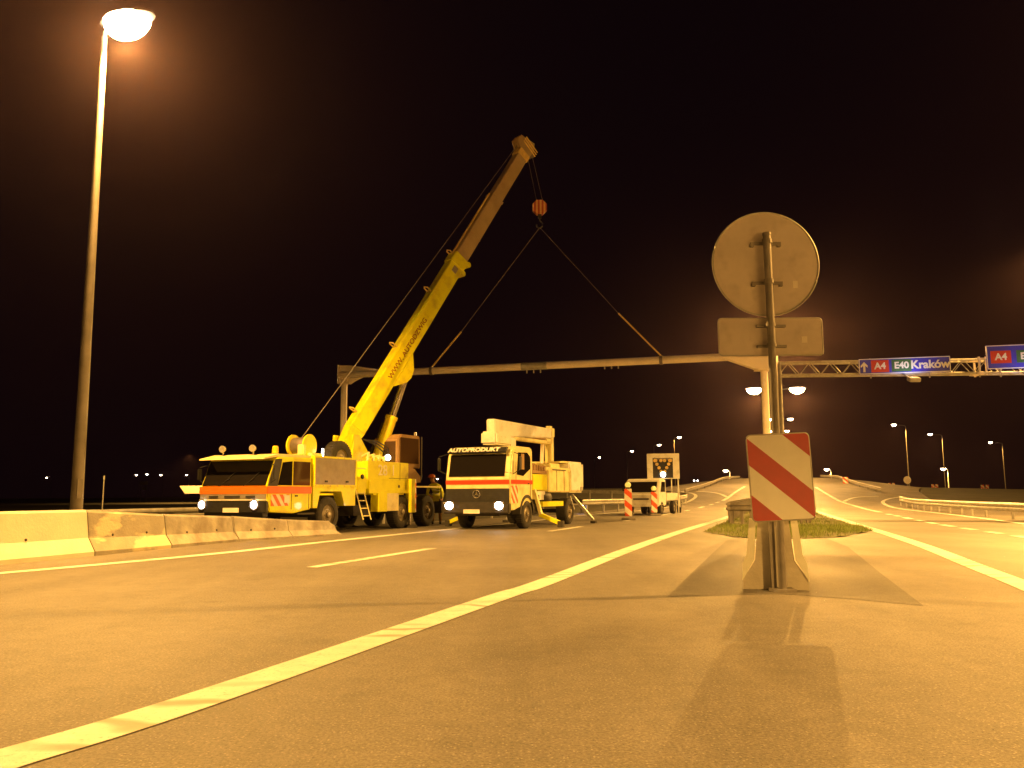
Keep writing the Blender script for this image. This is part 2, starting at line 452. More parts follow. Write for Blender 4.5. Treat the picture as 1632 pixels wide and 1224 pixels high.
# grass in the nose of the median
gp = [(1122, 848), (1160, 855), (1200, 859), (1290, 859), (1345, 855), (1392, 846), (1345, 832), (1308, 821), (1270, 806), (1215, 806), (1178, 822)]
rr_ = random.Random(3); gj = []
for i in range(len(gp)):
    (ax_, ay_), (bx_, by_) = gp[i], gp[(i+1) % len(gp)]
    for k in range(7):
        f_ = k/7; gj.append((ax_+(bx_-ax_)*f_+rr_.uniform(-3, 3), ay_+(by_-ay_)*f_+rr_.uniform(-1.0, .7)))
sheet(gj, 'median_verge', 'grass_soil', .012)
def inside(x, y, poly):
    r = False; j = len(poly)-1
    for i in range(len(poly)):
        if (poly[i][1] > y) != (poly[j][1] > y) and x < (poly[j][0]-poly[i][0])*(y-poly[i][1])/(poly[j][1]-poly[i][1])+poly[i][0]: r = not r
        j = i
    return r
gw = [(G(*p).x, G(*p).y) for p in gp]
b = MB(); cnt = 0
x0, x1 = min(p[0] for p in gw), max(p[0] for p in gw); y0, y1 = min(p[1] for p in gw), max(p[1] for p in gw)
clump = [(random.uniform(x0, x1), random.uniform(y0, y0+(y1-y0)*.7), random.uniform(.3, 1)) for _ in range(160)]
while cnt < 11000:
    cx, cy, hh = random.choice(clump)
    x, y = random.gauss(cx, .45), random.gauss(cy, .6)
    if not inside(x, y, gw): cnt += .05; continue
    h = random.uniform(.05, .2)*hh+.03; a = random.uniform(0, 2*PI); wv = Vector((math.cos(a), math.sin(a), 0))*.009
    ln = Vector((random.uniform(-.06, .06), random.uniform(-.06, .06), h)); z = Z(x, y); p = Vector((x, y, z))
    b.bm.faces.new([b.bm.verts.new(q) for q in (p-wv, p+wv, p+ln)]); cnt += 1
tag(b.build('grass', 'grass'), kind='stuff')

# ------------------------------------------------------------------ street lamps
lights = 0
def lamp_light(parent, loc, power, blend=.35, ang=158):
    L = bpy.data.lights.new('lamp_light', 'SPOT'); L.energy = power; L.color = SODIUM; L.spot_size = math.radians(ang); L.spot_blend = blend
    L.shadow_soft_size = .16
    o = bpy.data.objects.new('lamp_light', L); col.objects.link(o); o.parent = parent; o.location = loc
def street_lamp(base, height, arms, label, power=0, r=.11, head=.42, group=None, m='lamp', name='street_lamp', pole='pole', cone=158, blend=.35):
    """arms: list of (dx,dy) reach vectors; luminaire hangs at the end of each"""
    t = empty(name, base); tag(t, label, 'street lamp', group)
    MB().tube([(0, 0, 0), (0, 0, height*.5), (0, 0, height)], r, 14, r*.5).build('pole', pole, t, True)
    if r > .09:
        MB().box((0, 0, .03), (.42, .42, .04)).box((0, 0, .09), (.26, .26, .09), bev=.01).build('base_plate', 'galv_dark', t)
        MB().box((r*.72, -r*.75, 1.25), (.1, .03, .38), Matrix.Rotation(.78, 3, 'Z')).build('hatch', 'galv_dark', t)
    for dx, dy in arms:
        v = Vector((dx, dy, 0)); u = v.normalized()
        MB().tube([(0, 0, height-.05), Vector((0, 0, height+.12))+v*.25, Vector((0, 0, height+.2))+v*.75, Vector((0, 0, height+.2))+v], .045, 8).build('arm', pole, t, True)
        c = v+u*head*.8+Vector((0, 0, height+.2))
        hb = MB(); hb.ball((0, 0, 0), 1, head, head*.42, head*.24, 16); a = math.atan2(u.y, u.x)
        bmesh.ops.rotate(hb.bm, verts=hb.bm.verts, matrix=Matrix.Rotation(a, 3, 'Z'))
        for q in hb.bm.verts: q.co.z = max(q.co.z, -.01)
        bmesh.ops.translate(hb.bm, verts=hb.bm.verts, vec=c+Vector((0, 0, .05)))
        h = hb.build('lamp_head', 'galv_dark', t, True)
        gb = MB(); gb.ball((0, 0, 0), 1, head*.8, head*.5, head*.6, 16)
        bmesh.ops.rotate(gb.bm, verts=gb.bm.verts, matrix=Matrix.Rotation(a, 3, 'Z'))
        for q in gb.bm.verts: q.co.z = min(q.co.z, 0)
        bmesh.ops.translate(gb.bm, verts=gb.bm.verts, vec=c+Vector((0, 0, .06)))
        gb.build('bowl', m, h, True)
        if power: lamp_light(t, c+Vector((0, 0, -head*.6-.06)), power, blend, cone)
    return t

# the big lamp on the left
D = 17.0
top = P(185, 28, D); pb = P(122, 805, D)
street_lamp((pb.x, D, 0), top.z-.45, [(.05, -.02)], 'tall steel street lamp blazing above the concrete barrier at the left of the photo', POWER*.55, r=.125, head=.72)
# lamps of the road that stand outside the frame
street_lamp((17.5, 12.5, 0), 11, [(-1.6, 0)], 'tall street lamp on the right shoulder beyond the edge of the picture', POWER*.8, group='street lamps along the near road')
street_lamp((24, 33, 0), 11, [(-1.6, 0)], 'street lamp on the right shoulder level with the cranes, outside the picture', POWER*.8, group='street lamps along the near road')
street_lamp((-15, -30, 0), 11, [(1.8, 0)], 'street lamp on the left shoulder behind the viewpoint', POWER*2.5, group='street lamps along the near road')
street_lamp((22, -30, 0), 11, [(-1.8, 0)], 'street lamp on the right shoulder behind the viewpoint', POWER*24, group='street lamps along the near road')
# double lamps of the median
def twin(px, py, D, half, label, power, m='lamp', head=.5):
    c = P(px, py, D); zb = Z(c.x, c.y)
    street_lamp((c.x, c.y, zb), c.z-zb-.2, [(half-.3, -.1), (-half+.3, .1)], label, power, r=.1, head=head, group='double lamps along the median', m=m, cone=172, blend=.12)
twin(1236, 517, 55, 1.0, 'double street lamp nearest in the median, hidden behind the grey sign plate', POWER*.5)
twin(1236, 620, 88, 1.7, 'double street lamp with two glaring heads either side of the sign pole', POWER*.35, head=1.0)
twin(1243, 668, 118, 1.3, 'double street lamp third along the median, just right of the sign pole', POWER*.2, m='lamp_far')
twin(1241, 687, 150, 1.3, 'double street lamp farthest along the median, low above the striped board', POWER*.18, m='lamp_far')
# distant lamps: photo x,y of the head, height, side of the arm, label
for px, py, h, side, lab, pw in [
    (955, 729, 10, 1, 'distant street lamp right of the lift truck, leftmost of the four in a row', 0),
    (1007, 719, 10, 1, 'distant street lamp just left of the arrow board', 0),
    (1050, 709, 10, 1, 'distant street lamp above the left half of the arrow board', 0),
    (1082, 697, 10, 1, 'distant street lamp above the right corner of the arrow board', .5),
    (1425, 677, 10, -1, 'tallest distant street lamp on the right, above the round sign back', .7),
    (1483, 692, 10, -1, 'distant street lamp in the middle of the right hand three', .6),
    (1579, 705, 10, -1, 'distant street lamp near the right edge of the photo', .5),
    (218, 757, 8, -1, 'far street lamp at the left end of the row beyond the crane cab', 0),
    (235, 756, 8, -1, 'faint far street lamp second from the left beyond the crane cab', 0),
    (257, 757, 8, -1, 'far street lamp in the middle of the gap left of the crane cab', 0),
    (298, 757, 8, -1, 'far street lamp over the pale parapet left of the crane cab', 0),
    (75, 761, 8, -1, 'tiny lone far street lamp left of the big lamp post', 0),
    (698, 763, 7, -1, 'far street lamp shining just above the worker', 0),
]:
    el = 787-py; D = (h+1.0-1.1)*F/el
    c = P(px, py, D); zb = Z(c.x, c.y)
    reach = min(2.2, (18 if side < 0 and px > 1000 else 8)*D/F)
    if 200 < px < 300: reach = .9
    street_lamp((c.x-side*reach, c.y, zb), c.z-zb-.2, [(side*(reach-.3), 0)], lab, POWER*pw*.5, r=.085, head=.45 if D < 260 else .6, group='distant street lamps', m='lamp_far', name='distant_street_lamp')
for px, py, h, D, lab in [(1160, 750, 6, 160, 'short bright street lamp left of the bridge ramp'), (1321, 748, 6, 165, 'short bright street lamp right of the bridge ramp'),
                       (1507, 747, 6, 150, 'short bright street lamp between the tall ones on the right')]:
    c = P(px, py, D); zb = Z(c.x, c.y)
    street_lamp((c.x+.35, c.y, zb), c.z-zb-.2, [(-.3, 0)], lab, POWER*.05, r=.11, head=.6, group='short lamps near the bridge', m='lamp_far', name='distant_street_lamp', pole='concrete_pale')
# lit head lamp pairs of cars far off on the bridge
def far_car(px, py, D, label):
    c = P(px, py, D); zb = c.z-.65
    t = empty('car', (c.x, c.y, zb)); tag(t, label, 'car', 'oncoming cars on the bridge')
    MB().prism([(0, .3), (0, .75), (.9, .9), (1.5, 1.4), (3, 1.4), (3.9, .95), (4.2, .9), (4.2, .3)], -.82, .82, bev=.05).build('body', 'chassis', t)
    for s in (-.6, .6): MB().ball((s, -.03, .65), .22, 1, .5, 1, 10).build('headlight', 'headlight', t)
    for s in (-.74, .74):
        for yy in (.8, 3.3): MB().lathe((s, yy, .3), (1, 0, 0), [(0, -.1), (.3, -.1), (.3, .1), (0, .1)], 14).build('wheel', 'rubber', t)
c = P(1109, 766, 112); far_car(1109, 766, 300, 'distant car with two lit headlights left of the bridge ramp')
far_car(1183, 764, 290, 'distant car with two lit headlights at the top of the bridge ramp')

# ------------------------------------------------------------------ guardrails
def guardrail(pts, top, label, step=2.0, m='galv', name='guardrail', beam=.3, group='steel guardrails', both=False, pw=.07):
    o = pts[0]; t = empty(name, (o.x, o.y, Z(o.x, o.y))); tag(t, label, 'guardrail', group)
    z0 = Z(o.x, o.y)
    prof = [(0, 0), (.05, .05), (.05, .1), (0, .13), (0, .17), (.05, .2), (.05, .25), (0, .3)]
    k = beam/.3
    b = MB(); prev = None; L = 0; posts = []
    for i, p in enumerate(pts):
        tt = pts[min(i+1, len(pts)-1)]-pts[max(i-1, 0)]; tt = Vector((tt.x, tt.y)).normalized(); nn = Vector((tt.y, -tt.x))
        if i: L += (Vector((p.x, p.y))-Vector((pts[i-1].x, pts[i-1].y))).length
        ring = []
        for sx in ((1,)):
            for d, h in prof: ring.append(b.bm.verts.new((p.x-o.x+nn.x*(d+.05), p.y-o.y+nn.y*(d+.05), Z(p.x, p.y)-z0+top-beam+h*k)))
            for d, h in prof[::-1]: ring.append(b.bm.verts.new((p.x-o.x+nn.x*(d+.04), p.y-o.y+nn.y*(d+.04), Z(p.x, p.y)-z0+top-beam+h*k)))
        if prev:
            n = len(ring)
            for q in range(n): b.bm.faces.new((prev[q], prev[(q+1) % n], ring[(q+1) % n], ring[q]))
        prev = ring
        if not posts or L-posts[-1][0] >= step: posts.append((L, p, nn))
    b.build('beam', m, t)
    for L, p, nn in posts[:98]:
        z = Z(p.x, p.y)-z0
        MB().box((p.x-o.x, p.y-o.y, z+(top-.03)/2-.05), (pw, .1, top+.04), Matrix.Rotation(math.atan2(nn.y, nn.x), 3, 'Z')).build('post', m, t)
    return t
def path(keys, step=1.0):
    q = [Vector((x, y, 0)) for x, y in keys]; out = []
    for i in range(len(q)-1):
        p0, p1, p2, p3 = q[max(i-1, 0)], q[i], q[i+1], q[min(i+2, len(q)-1)]
        n = max(2, int((p2-p1).length/step))
        for k in range(n):
            t = k/n; out.append(.5*((2*p1)+(p2-p0)*t+(2*p0-5*p1+4*p2-p3)*t*t+(3*p1-p0-3*p2+p3)*t**3))
    out.append(q[-1]); return out
guardrail(path([(-15, 8), (-13.2, 15), (-11.5, 20), (-9.2, 26), (-5.2, 34.5), (-1, 40.5), (4.1, 47.5), (8.3, 55), (11.6, 62), (13.8, 68), (13.5, 74), (10, 79), (3, 84)]), .76,
          'long steel guardrail on the left shoulder running behind the crane and lift truck')
pr = [G(1766, 846), G(1632, 829), G(1560, 823), G(1515, 818), G(1460, 811.5), G(1436, 806)]
guardrail(path([(p.x, p.y) for p in pr])[::-1], .64, 'pale steel guardrail curving along the right shoulder', beam=.34)
guardrail(path([tuple(ST(s_, -t_)) for s_, t_ in ((82, 8.6), (95, 7.2), (115, 6.7), (152, 6.6))], 3)[::1], .5, 'guardrail along the left side of the bridge ramp', step=3, m='galv_dark')
guardrail(path([tuple(ST(s_, t_)) for s_, t_ in ((82, 8.6), (95, 7.2), (115, 6.7), (152, 6.6))], 3)[::-1], .5, 'guardrail along the right side of the bridge ramp', step=3, m='galv_dark')
# rounded nose of the median rail round the gantry leg
c0 = P(1241, 838, 29.5); nose = []
for k in range(13):
    a = PI+PI*k/12; nose.append((c0.x+1.42*math.cos(a), c0.y+1.1+1.1*math.sin(a)))
lft = [(c0.x-1.42+dS.x*s, c0.y+1.1+dS.y*s) for s in (24, 16, 8, 3)]
rgt = [(c0.x+1.42+dS.x*s, c0.y+1.1+dS.y*s) for s in (3, 8, 16, 24)]
guardrail(path(lft+nose+rgt, .3), .76, 'dark rounded guardrail nose on close posts in the grassy median', step=.33, m='galv_dark', pw=.05)

# ------------------------------------------------------------------ concrete barriers on the left
def bprof(h, s=1.0):
    """road face to back, in (offset, z)"""
    k = h/.85
    return [(0, 0), (0, .08*k), (-.15, .33*k), (-.215, h-.04), (-.24, h), (-.36, h), (-.385, h-.04), (-.45, .33*k), (-.6, .08*k), (-.6, 0)]
def barrier(pa, pb_, ha, hb, label, m, slope_end=False, holes=True):
    a, c = G(*pa), G(*pb_); d = (c-a); L = d.length; rz = math.atan2(d.y, d.x)
    t = empty('concrete_barrier', a, rz); tag(t, label, 'concrete barrier', 'concrete barriers along the left edge line')
    b = MB(); rings = []
    st = [(0.015, ha*.985), (.04, ha)] + [(L*k/6, ha+(hb-ha)*k/6) for k in range(1, 6)] + [(L-.05, hb), (L-.02, hb*.985)]
    if slope_end: st = st[:-2]+[(L-.35, hb), (L-.1, hb*.7), (L, hb*.15)]
    for x, h in st:
        wob = random.uniform(-.004, .004)
        rings.append([b.bm.verts.new((x, -(-o)*1.0 if False else o*-1*-1+wob, z)) for o, z in [(-q[0]*-1, q[1]) for q in bprof(h)]])
    for r1, r2 in zip(rings, rings[1:]):
        n = len(r1)
        for k in range(n): b.bm.faces.new((r1[k], r1[(k+1) % n], r2[(k+1) % n], r2[k]))
    b.bm.faces.new(rings[0][::-1]); b.bm.faces.new(rings[-1])
    for v in b.bm.verts: v.co.y = -v.co.y
    b.build('body', m, t)
    if holes:
        hh = MB()
        for fx in (.28, .72):
            hh.lathe((L*fx, .155, .36*ha/.85), (0, -1, .3), [(0, 0), (.024, 0), (.024, .012), (0, .012)], 10)
        hh.build('lifting_hole', 'chassis', t)
    return t, L
M['concrete_worn'] = mat('concrete_worn', (.36, .33, .27), .85, var=.12, scale=3, bump=.35)
_n = M['concrete_worn'].node_tree.nodes; _l = M['concrete_worn'].node_tree.links; _b = _n['Principled BSDF']; _s = _b.inputs['Base Color'].links[0].from_socket
_tc = _n.new('ShaderNodeTexCoord'); _q = _n.new('ShaderNodeTexNoise'); _q.inputs['Scale'].default_value = 1.1; _q.inputs['Detail'].default_value = 7
_mp = _n.new('ShaderNodeMapping'); _mp.inputs['Scale'].default_value = (.6, 1, 1.6); _l.new(_tc.outputs['Object'], _mp.inputs[0]); _l.new(_mp.outputs[0], _q.inputs['Vector'])
_r = _n.new('ShaderNodeMapRange'); _r.inputs[1].default_value = .49; _r.inputs[2].default_value = .53; _l.new(_q.outputs['Fac'], _r.inputs[0])
_m = _n.new('ShaderNodeMix'); _m.data_type = 'RGBA'; _l.new(_r.outputs[0], _m.inputs[0]); _l.new(_s, _m.inputs[6]); _m.inputs[7].default_value = (.66, .58, .4, 1); _l.new(_m.outputs[2], _b.inputs['Base Color'])
barrier((-330, 934), (151, 886), .87, .85, 'smooth pale yellowish concrete barrier nearest the camera at the left edge', 'concrete_pale')
barrier((151, 886), (274, 873.5), .84, .71, 'second concrete barrier from the left, patched with flaked pale paint', 'concrete_worn')
barrier((274, 873.5), (381, 863), .71, .60, 'third concrete barrier from the left, chipped at its lower corner', 'concrete')
barrier((381, 863), (467, 857.5), .60, .47, 'fourth concrete barrier from the left, in front of the crane cab door', 'concrete')
barrier((467, 857.5), (547, 852), .47, .37, 'low sloping end piece of the barrier row in front of the crane wheel', 'concrete', slope_end=True, holes=False)

# ------------------------------------------------------------------ median barrier end with its sign post
bx = G(1248, 944)
t = empty('concrete_barrier', (bx.x-.01, bx.y+.22, 0), -math.radians(17.4)*1.0)
tag(t, 'concrete barrier end standing in the nose behind the striped board post', 'concrete barrier', 'concrete barriers of the median nose')
inner = [(.355, 0), (.355, .12), (.215, .33), (.165, .82), (-.165, .82), (-.215, .33), (-.355, .12), (-.355, 0)]
outer = [(.42, 0), (.42, .12), (.36, .36), (.22, .84), (-.22, .84), (-.36, .36), (-.42, .12), (-.42, 0)]
t.rotation_euler = (0, 0, -math.radians(17))
b = MB()
r0 = [b.bm.verts.new((x, 0, z)) for x, z in inner]
b.bm.faces.new(r0)
r2 = [b.bm.verts.new((x, 5.5, z*1.0)) for x, z in inner]
b.bm.faces.new(r2[::-1])
for k in range(8): b.bm.faces.new((r0[k], r0[(k+1) % 8], r2[(k+1) % 8], r2[k]))
b.build('body', 'concrete_nose', t)
for s in (1, -1):   # pale strips added at both flanks, side light put into their colour
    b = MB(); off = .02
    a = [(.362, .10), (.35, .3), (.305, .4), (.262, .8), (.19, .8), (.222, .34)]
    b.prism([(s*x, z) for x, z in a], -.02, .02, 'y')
    b.build('lit_flank_strip', 'flank_lit_tone', t)
# sign post
sp = G(1248, 943); D = sp.y
t = empty('sign_post', (sp.x, D, 0)); tag(t, 'tall steel post in the median nose carrying the round sign and the striped board', 'sign post')
topz = P(1222, 375, D).z
MB().tube([(0, 0, 0), (0, 0, topz)], .045, 16).build('pole', 'galv_dark', t, True)
MB().tube([(0, 0, topz), (0, 0, topz+.03)], .05, 16).build('cap', 'galv_dark', t, True)
MB().box((-.075, .09, .47), (.05, .05, .94)).build('slotted_rail', 'galv_dark', t)
MB().box((0, .02, .02), (.26, .2, .03)).build('foot_plate', 'galv_dark', t)
# round sign seen from the back
rc = P(1220, 421, D+.13)
R_ = 86.5*(D+.13)/F
t = empty('round_sign', (rc.x, rc.y, rc.z)); tag(t, 'large round traffic sign seen from its bare grey back, on top of the post', 'traffic sign')
MB().lathe((0, 0, 0), (0, 1, 0), [(0, 0), (R_-.012, 0), (R_, -.012), (R_, .012), (R_-.01, .02), (0, .02)], 96).build('disc', 'sign_back', t, True)
rim = MB(); q = [(math.cos(2*PI*k/72)*R_, -.008, math.sin(2*PI*k/72)*R_) for k in range(73)]; rim.tube(q, .011, 6, cap=False); rim.build('rim', 'galv', t, True)
for z in (.24, -.24):
    b = MB(); b.box((.0, -.035, z), (.36, .022, .035)); b.box((-.16, -.02, z-.02), (.04, .05, .035)); b.box((.16, -.02, z-.02), (.04, .05, .035))
    b.lathe((sp.x-rc.x, sp.y-rc.y, z), (0, 0, 1), [(.047, -.025), (.058, -.025), (.058, .025), (.047, .025)], 16)
    b.build('bracket', 'galv_dark', t)
MB().box((.34, -.006, -.25), (.055, .004, .085)).build('sticker', 'sticker', t)
# rectangular plate
a, c = P(1144, 508, D+.12), P(1312, 566, D+.12); pc = (a+c)/2; Wd, Ht = c.x-a.x, a.z-c.z+.0
t = empty('sign_plate', pc); tag(t, 'rectangular supplementary plate seen from its grey back, under the round sign', 'traffic sign')
rot = Matrix.Rotation(-.012, 3, 'Y')
b = MB(); pts = []
for cx, cz, a0 in ((1, 1, 0), (-1, 1, 90), (-1, -1, 180), (1, -1, 270)):
    for k in range(5):
        an = math.radians(a0+k*22.5); pts.append((cx*(Wd/2-.04)+.04*math.cos(an), cz*(Ht/2-.04)+.04*math.sin(an)))
b.prism(pts, -.006, .006, 'y'); b.build('plate', 'sign_back', t)
b = MB(); b.tube([(x, -.008, z) for x, z in pts+[pts[0]]], .008, 6); b.build('edge_fold', 'galv', t, True)
for z in (.12, -.12): MB().box((0, -.03, z), (.34, .05, .03)).lathe((sp.x-pc.x, sp.y-pc.y, z), (0, 0, 1), [(.047, -.02), (.056, -.02), (.056, .02), (.047, .02)], 16).build('bracket', 'galv_dark', t)
MB().box((Wd*.325, -.010, -.035), (.065, .004, .075)).build('sticker', 'sticker', t)
# red and white board
a, c = P(1192, 692, D-.08), P(1297, 829, D-.08); bc = (a+c)/2
t = empty('striped_board', bc); tag(t, 'rectangular board with red and white diagonal bands, low on the sign post', 'traffic board')
Wd, Ht = .705, a.z-c.z
def rrect(W, Hh, r):
    o = []
    for cx, cz, a0 in ((1, 1, 0), (-1, 1, 90), (-1, -1, 180), (1, -1, 270)):
        for k in range(5):
            an = math.radians(a0+k*22.5); o.append((cx*(W/2-r)+r*math.cos(an), cz*(Hh/2-r)+r*math.sin(an)))
    return o
tilt = Matrix.Rotation(math.radians(-2.4), 4, 'Y')
b = MB(); b.prism(rrect(Wd, Ht, .05), -.006, .006, 'y'); o = b.build('board', 'letter', t)
def clip(poly, f):
    out = []
    for i in range(len(poly)):
        p, q = poly[i], poly[(i+1) % len(poly)]; fp, fq = f(p), f(q)
        if fp >= 0: out.append(p)
        if (fp >= 0) != (fq >= 0):
            k = fp/(fp-fq); out.append((p[0]+(q[0]-p[0])*k, p[1]+(q[1]-p[1])*k))
    return out
full = rrect(Wd-.004, Ht-.004, .049)
# white stays; the red bands run down to the right
sl = -.95; 
def fr_(u): return -Wd/2+u*Wd
# bands given by where they cut the left edge (z from the top, in board heights)
for z0, z1 in ((.035, .345), (.69, 1.16), (-.62, -.365)):
    zt, zb_ = Ht/2-z0*Ht, Ht/2-z1*Ht
    poly = clip(full, lambda p: (zt+sl*(p[0]+Wd/2)*.93)-p[1]); poly = clip(poly, lambda p: p[1]-(zb_+sl*(p[0]+Wd/2)*.93)) if poly else poly
    if len(poly) > 2:
        MB().prism(poly, -.0085, -.006, 'y').build('red_band', 'red', t)
b = MB(); b.tube([(x, -.002, z) for x, z in rrect(Wd, Ht, .05)+[rrect(Wd, Ht, .05)[0]]], .009, 6); b.build('rim', 'galv', t, True)
for z in (.25, -.25): MB().box((0, .03, z), (.2, .04, .04)).build('bracket', 'galv_dark', t)
t.rotation_euler = (0, math.radians(-2.2), 0)

# ------------------------------------------------------------------ single mast gantry being set
pl = P(549, 600, 36.5); D1 = 36.5
prr = P(1217, 574, 30.5)
t = empty('gantry_frame', (pl.x, pl.y, 0)); tag(t, 'bare steel portal gantry with a long beam across the carriageway, held by the crane', 'gantry')
O = Vector((pl.x, pl.y, 0))
zl = P(549, 590, D1).z; bl = P(540, 598, D1)-O; br = P(1224, 566, 30.5)-O
b = MB(); b.tube([(0, 0, 0), (0, 0, zl-.3)], .14, 16); b.build('leg', 'gantry', t, True)
rg = prr-O
b = MB(); b.tube([(rg.x, rg.y, 0), (rg.x, rg.y, rg.z-.1)], .135, 16); b.build('leg', 'gantry', t, True)
ax = (br-bl); m0 = bl+ax*.47; m1 = bl+ax*.53
MB().tube([bl, m0], .145, 16).build('beam', 'gantry', t, True)
MB().tube([m0, m1], .155, 16).build('splice_sleeve', 'galv', t, True)
MB().tube([m1, br], .145, 16).build('beam', 'gantry', t, True)
b = MB()
for k in range(3): b.box(m0+ax*(.012+k*.016)+Vector((0, 0, -.22)), (.05, .05, .12))
for f in (.66, .675, .69): b.box(bl+ax*f+Vector((0, 0, -.2)), (.05, .05, .1))
b.build('bolt_flange', 'galv', t)
u = ax.normalized()
b = MB()
b.prism([(-.25, zl-.62), (-.25, zl+.2), (.28, zl+.2), (1.5, zl+.02), (.45, zl-.5), (.28, zl-.62)], -.03, .03, 'y')
b.box((0, 0, zl-.3), (.5, .42, .05)); b.box((.02, 0, zl-.56), (.5, .4, .05)); b.box((-.25, 0, zl-.2), (.04, .4, .8))
b.build('gusset', 'gantry', t)
b = MB(); zz = rg.z
b.prism([(-1.55, zz+.1), (-.3, zz-.35), (.3, zz-.35), (.3, zz+.1)], -.14, .14, 'y'); b.box((0, 0, zz-.36), (.6, .5, .05)); 
bmesh.ops.translate(b.bm, verts=b.bm.verts, vec=(rg.x, rg.y, 0)); b.build('gusset', 'gantry', t)
for q in (Vector((0, 0, 0)), Vector((rg.x, rg.y, 0))):
    MB().box(q+Vector((0, 0, .04)), (.6, .6, .06)).box(q+Vector((0, 0, .3)), (.03, .5, .46)).box(q+Vector((0, 0, .3)), (.5, .03, .46)).build('base_plate', 'galv_dark', t)

# ------------------------------------------------------------------ lattice gantry with road signs on the right
A0 = P(1240, 589, 34.5); A1 = P(1632, 584, 32.5); dd = (A1-A0); L = 22.0; du = dd.normalized(); hd = Vector((-du.y, du.x, 0)).normalized()
t = empty('sign_gantry', (A0.x, A0.y, 0)); tag(t, 'galvanised lattice gantry spanning the right carriageway and carrying blue road signs', 'gantry')
O = Vector((A0.x, A0.y, 0)); s0 = A0-O; dep, wid = .52, .5
b = MB()
for a in (-1, 1):
    for z in (-1, 1): b.tube([s0+hd*a*wid/2+Vector((0, 0, z*dep/2)), s0+du*L+hd*a*wid/2+Vector((0, 0, z*dep/2))], .045, 8)
b.build('chord', 'galv', t, True)
b = MB(); n = 54
for k in range(n):
    p, q = s0+du*(L*k/n), s0+du*(L*(k+1)/n); z = 1 if k % 2 else -1
    for a in (-1, 1): b.tube([p+hd*a*wid/2+Vector((0, 0, z*dep/2)), q+hd*a*wid/2+Vector((0, 0, -z*dep/2))], .018, 5)
    b.tube([p+hd*wid/2*z+Vector((0, 0, dep/2)), q-hd*wid/2*z+Vector((0, 0, dep/2))], .015, 5)
    b.tube([p+hd*wid/2*z-Vector((0, 0, dep/2)), q-hd*wid/2*z-Vector((0, 0, dep/2))], .015, 5)
b.build('lattice', 'galv', t)
for k, ll in enumerate((.05, L-.1)):
    b = MB()
    for a in (-1, 1): b.tube([(s0+du*ll+hd*a*wid/2).xy.to_3d(), s0+du*ll+hd*a*wid/2+Vector((0, 0, .3))], .055, 10)
    for z in range(1, 9): b.tube([(s0+du*ll-hd*wid/2).xy.to_3d()+Vector((0, 0, z*.68)), (s0+du*ll+hd*wid/2).xy.to_3d()+Vector((0, 0, z*.68+.3))], .02, 6)
    b.build('leg', 'galv', t, True)
    MB().box((s0+du*ll).xy.to_3d()+Vector((0, 0, .03)), (.7, .7, .06)).build('base_plate', 'galv_dark', t)
def gl(px): # distance along the truss whose projection is px
    lo, hi = 0, L
    for _ in range(40):
        m = (lo+hi)/2; p = A0+du*m; q = CM.transposed() @ (p-CO)
        if 816+F*q.x/-q.z < px: lo = m
        else: hi = m
    return lo
for px in (1385, 1478, 1557, 1590):
    p = s0+du*gl(px)-hd*(wid/2+.02); MB().tube([p+Vector((0, 0, -dep/2-.18)), p+Vector((0, 0, dep/2+.1))], .03, 6).build('sign_bracket', 'galv', t)
p = s0+du*gl(1557)
b = MB()
for zz in (-1, 1): b.box(p+Vector((0, 0, zz*(dep/2+.02))), (.3, wid+.14, .08))
for a in (-1, 1): b.box(p+hd*a*(wid/2+.06), (.06, .06, dep+.2)); 
b.box(p+Vector((.26, 0, 0))-hd*(wid/2+.06), (.05, .05, dep+.2))
b.build('splice_frame', 'gantry', t)
for px in (1432, 1620):
    p = s0+du*gl(px)
    b = MB(); b.tube([p+Vector((0, -.3, -dep/2)), p+Vector((0, -.95, -dep/2-.3))], .03, 6); b.box(p+Vector((.08, -1.05, -dep/2-.34)), (.42, .3, .16), Matrix.Rotation(.35, 3, 'X'), bev=.02)
    b.build('floodlight', 'galv', t)
    L_ = bpy.data.lights.new('floodlight_beam', 'SPOT'); L_.energy = 24; L_.color = (.72, .8, 1); L_.spot_size = math.radians(150); L_.spot_blend = .6; L_.shadow_soft_size = .08
    lo = bpy.data.objects.new('floodlight_beam', L_); col.objects.link(lo); lo.parent = t; lo.location = p+Vector((.08, -1.1, -dep/2-.2)); lo.rotation_euler = (math.radians(145), 0, 0)
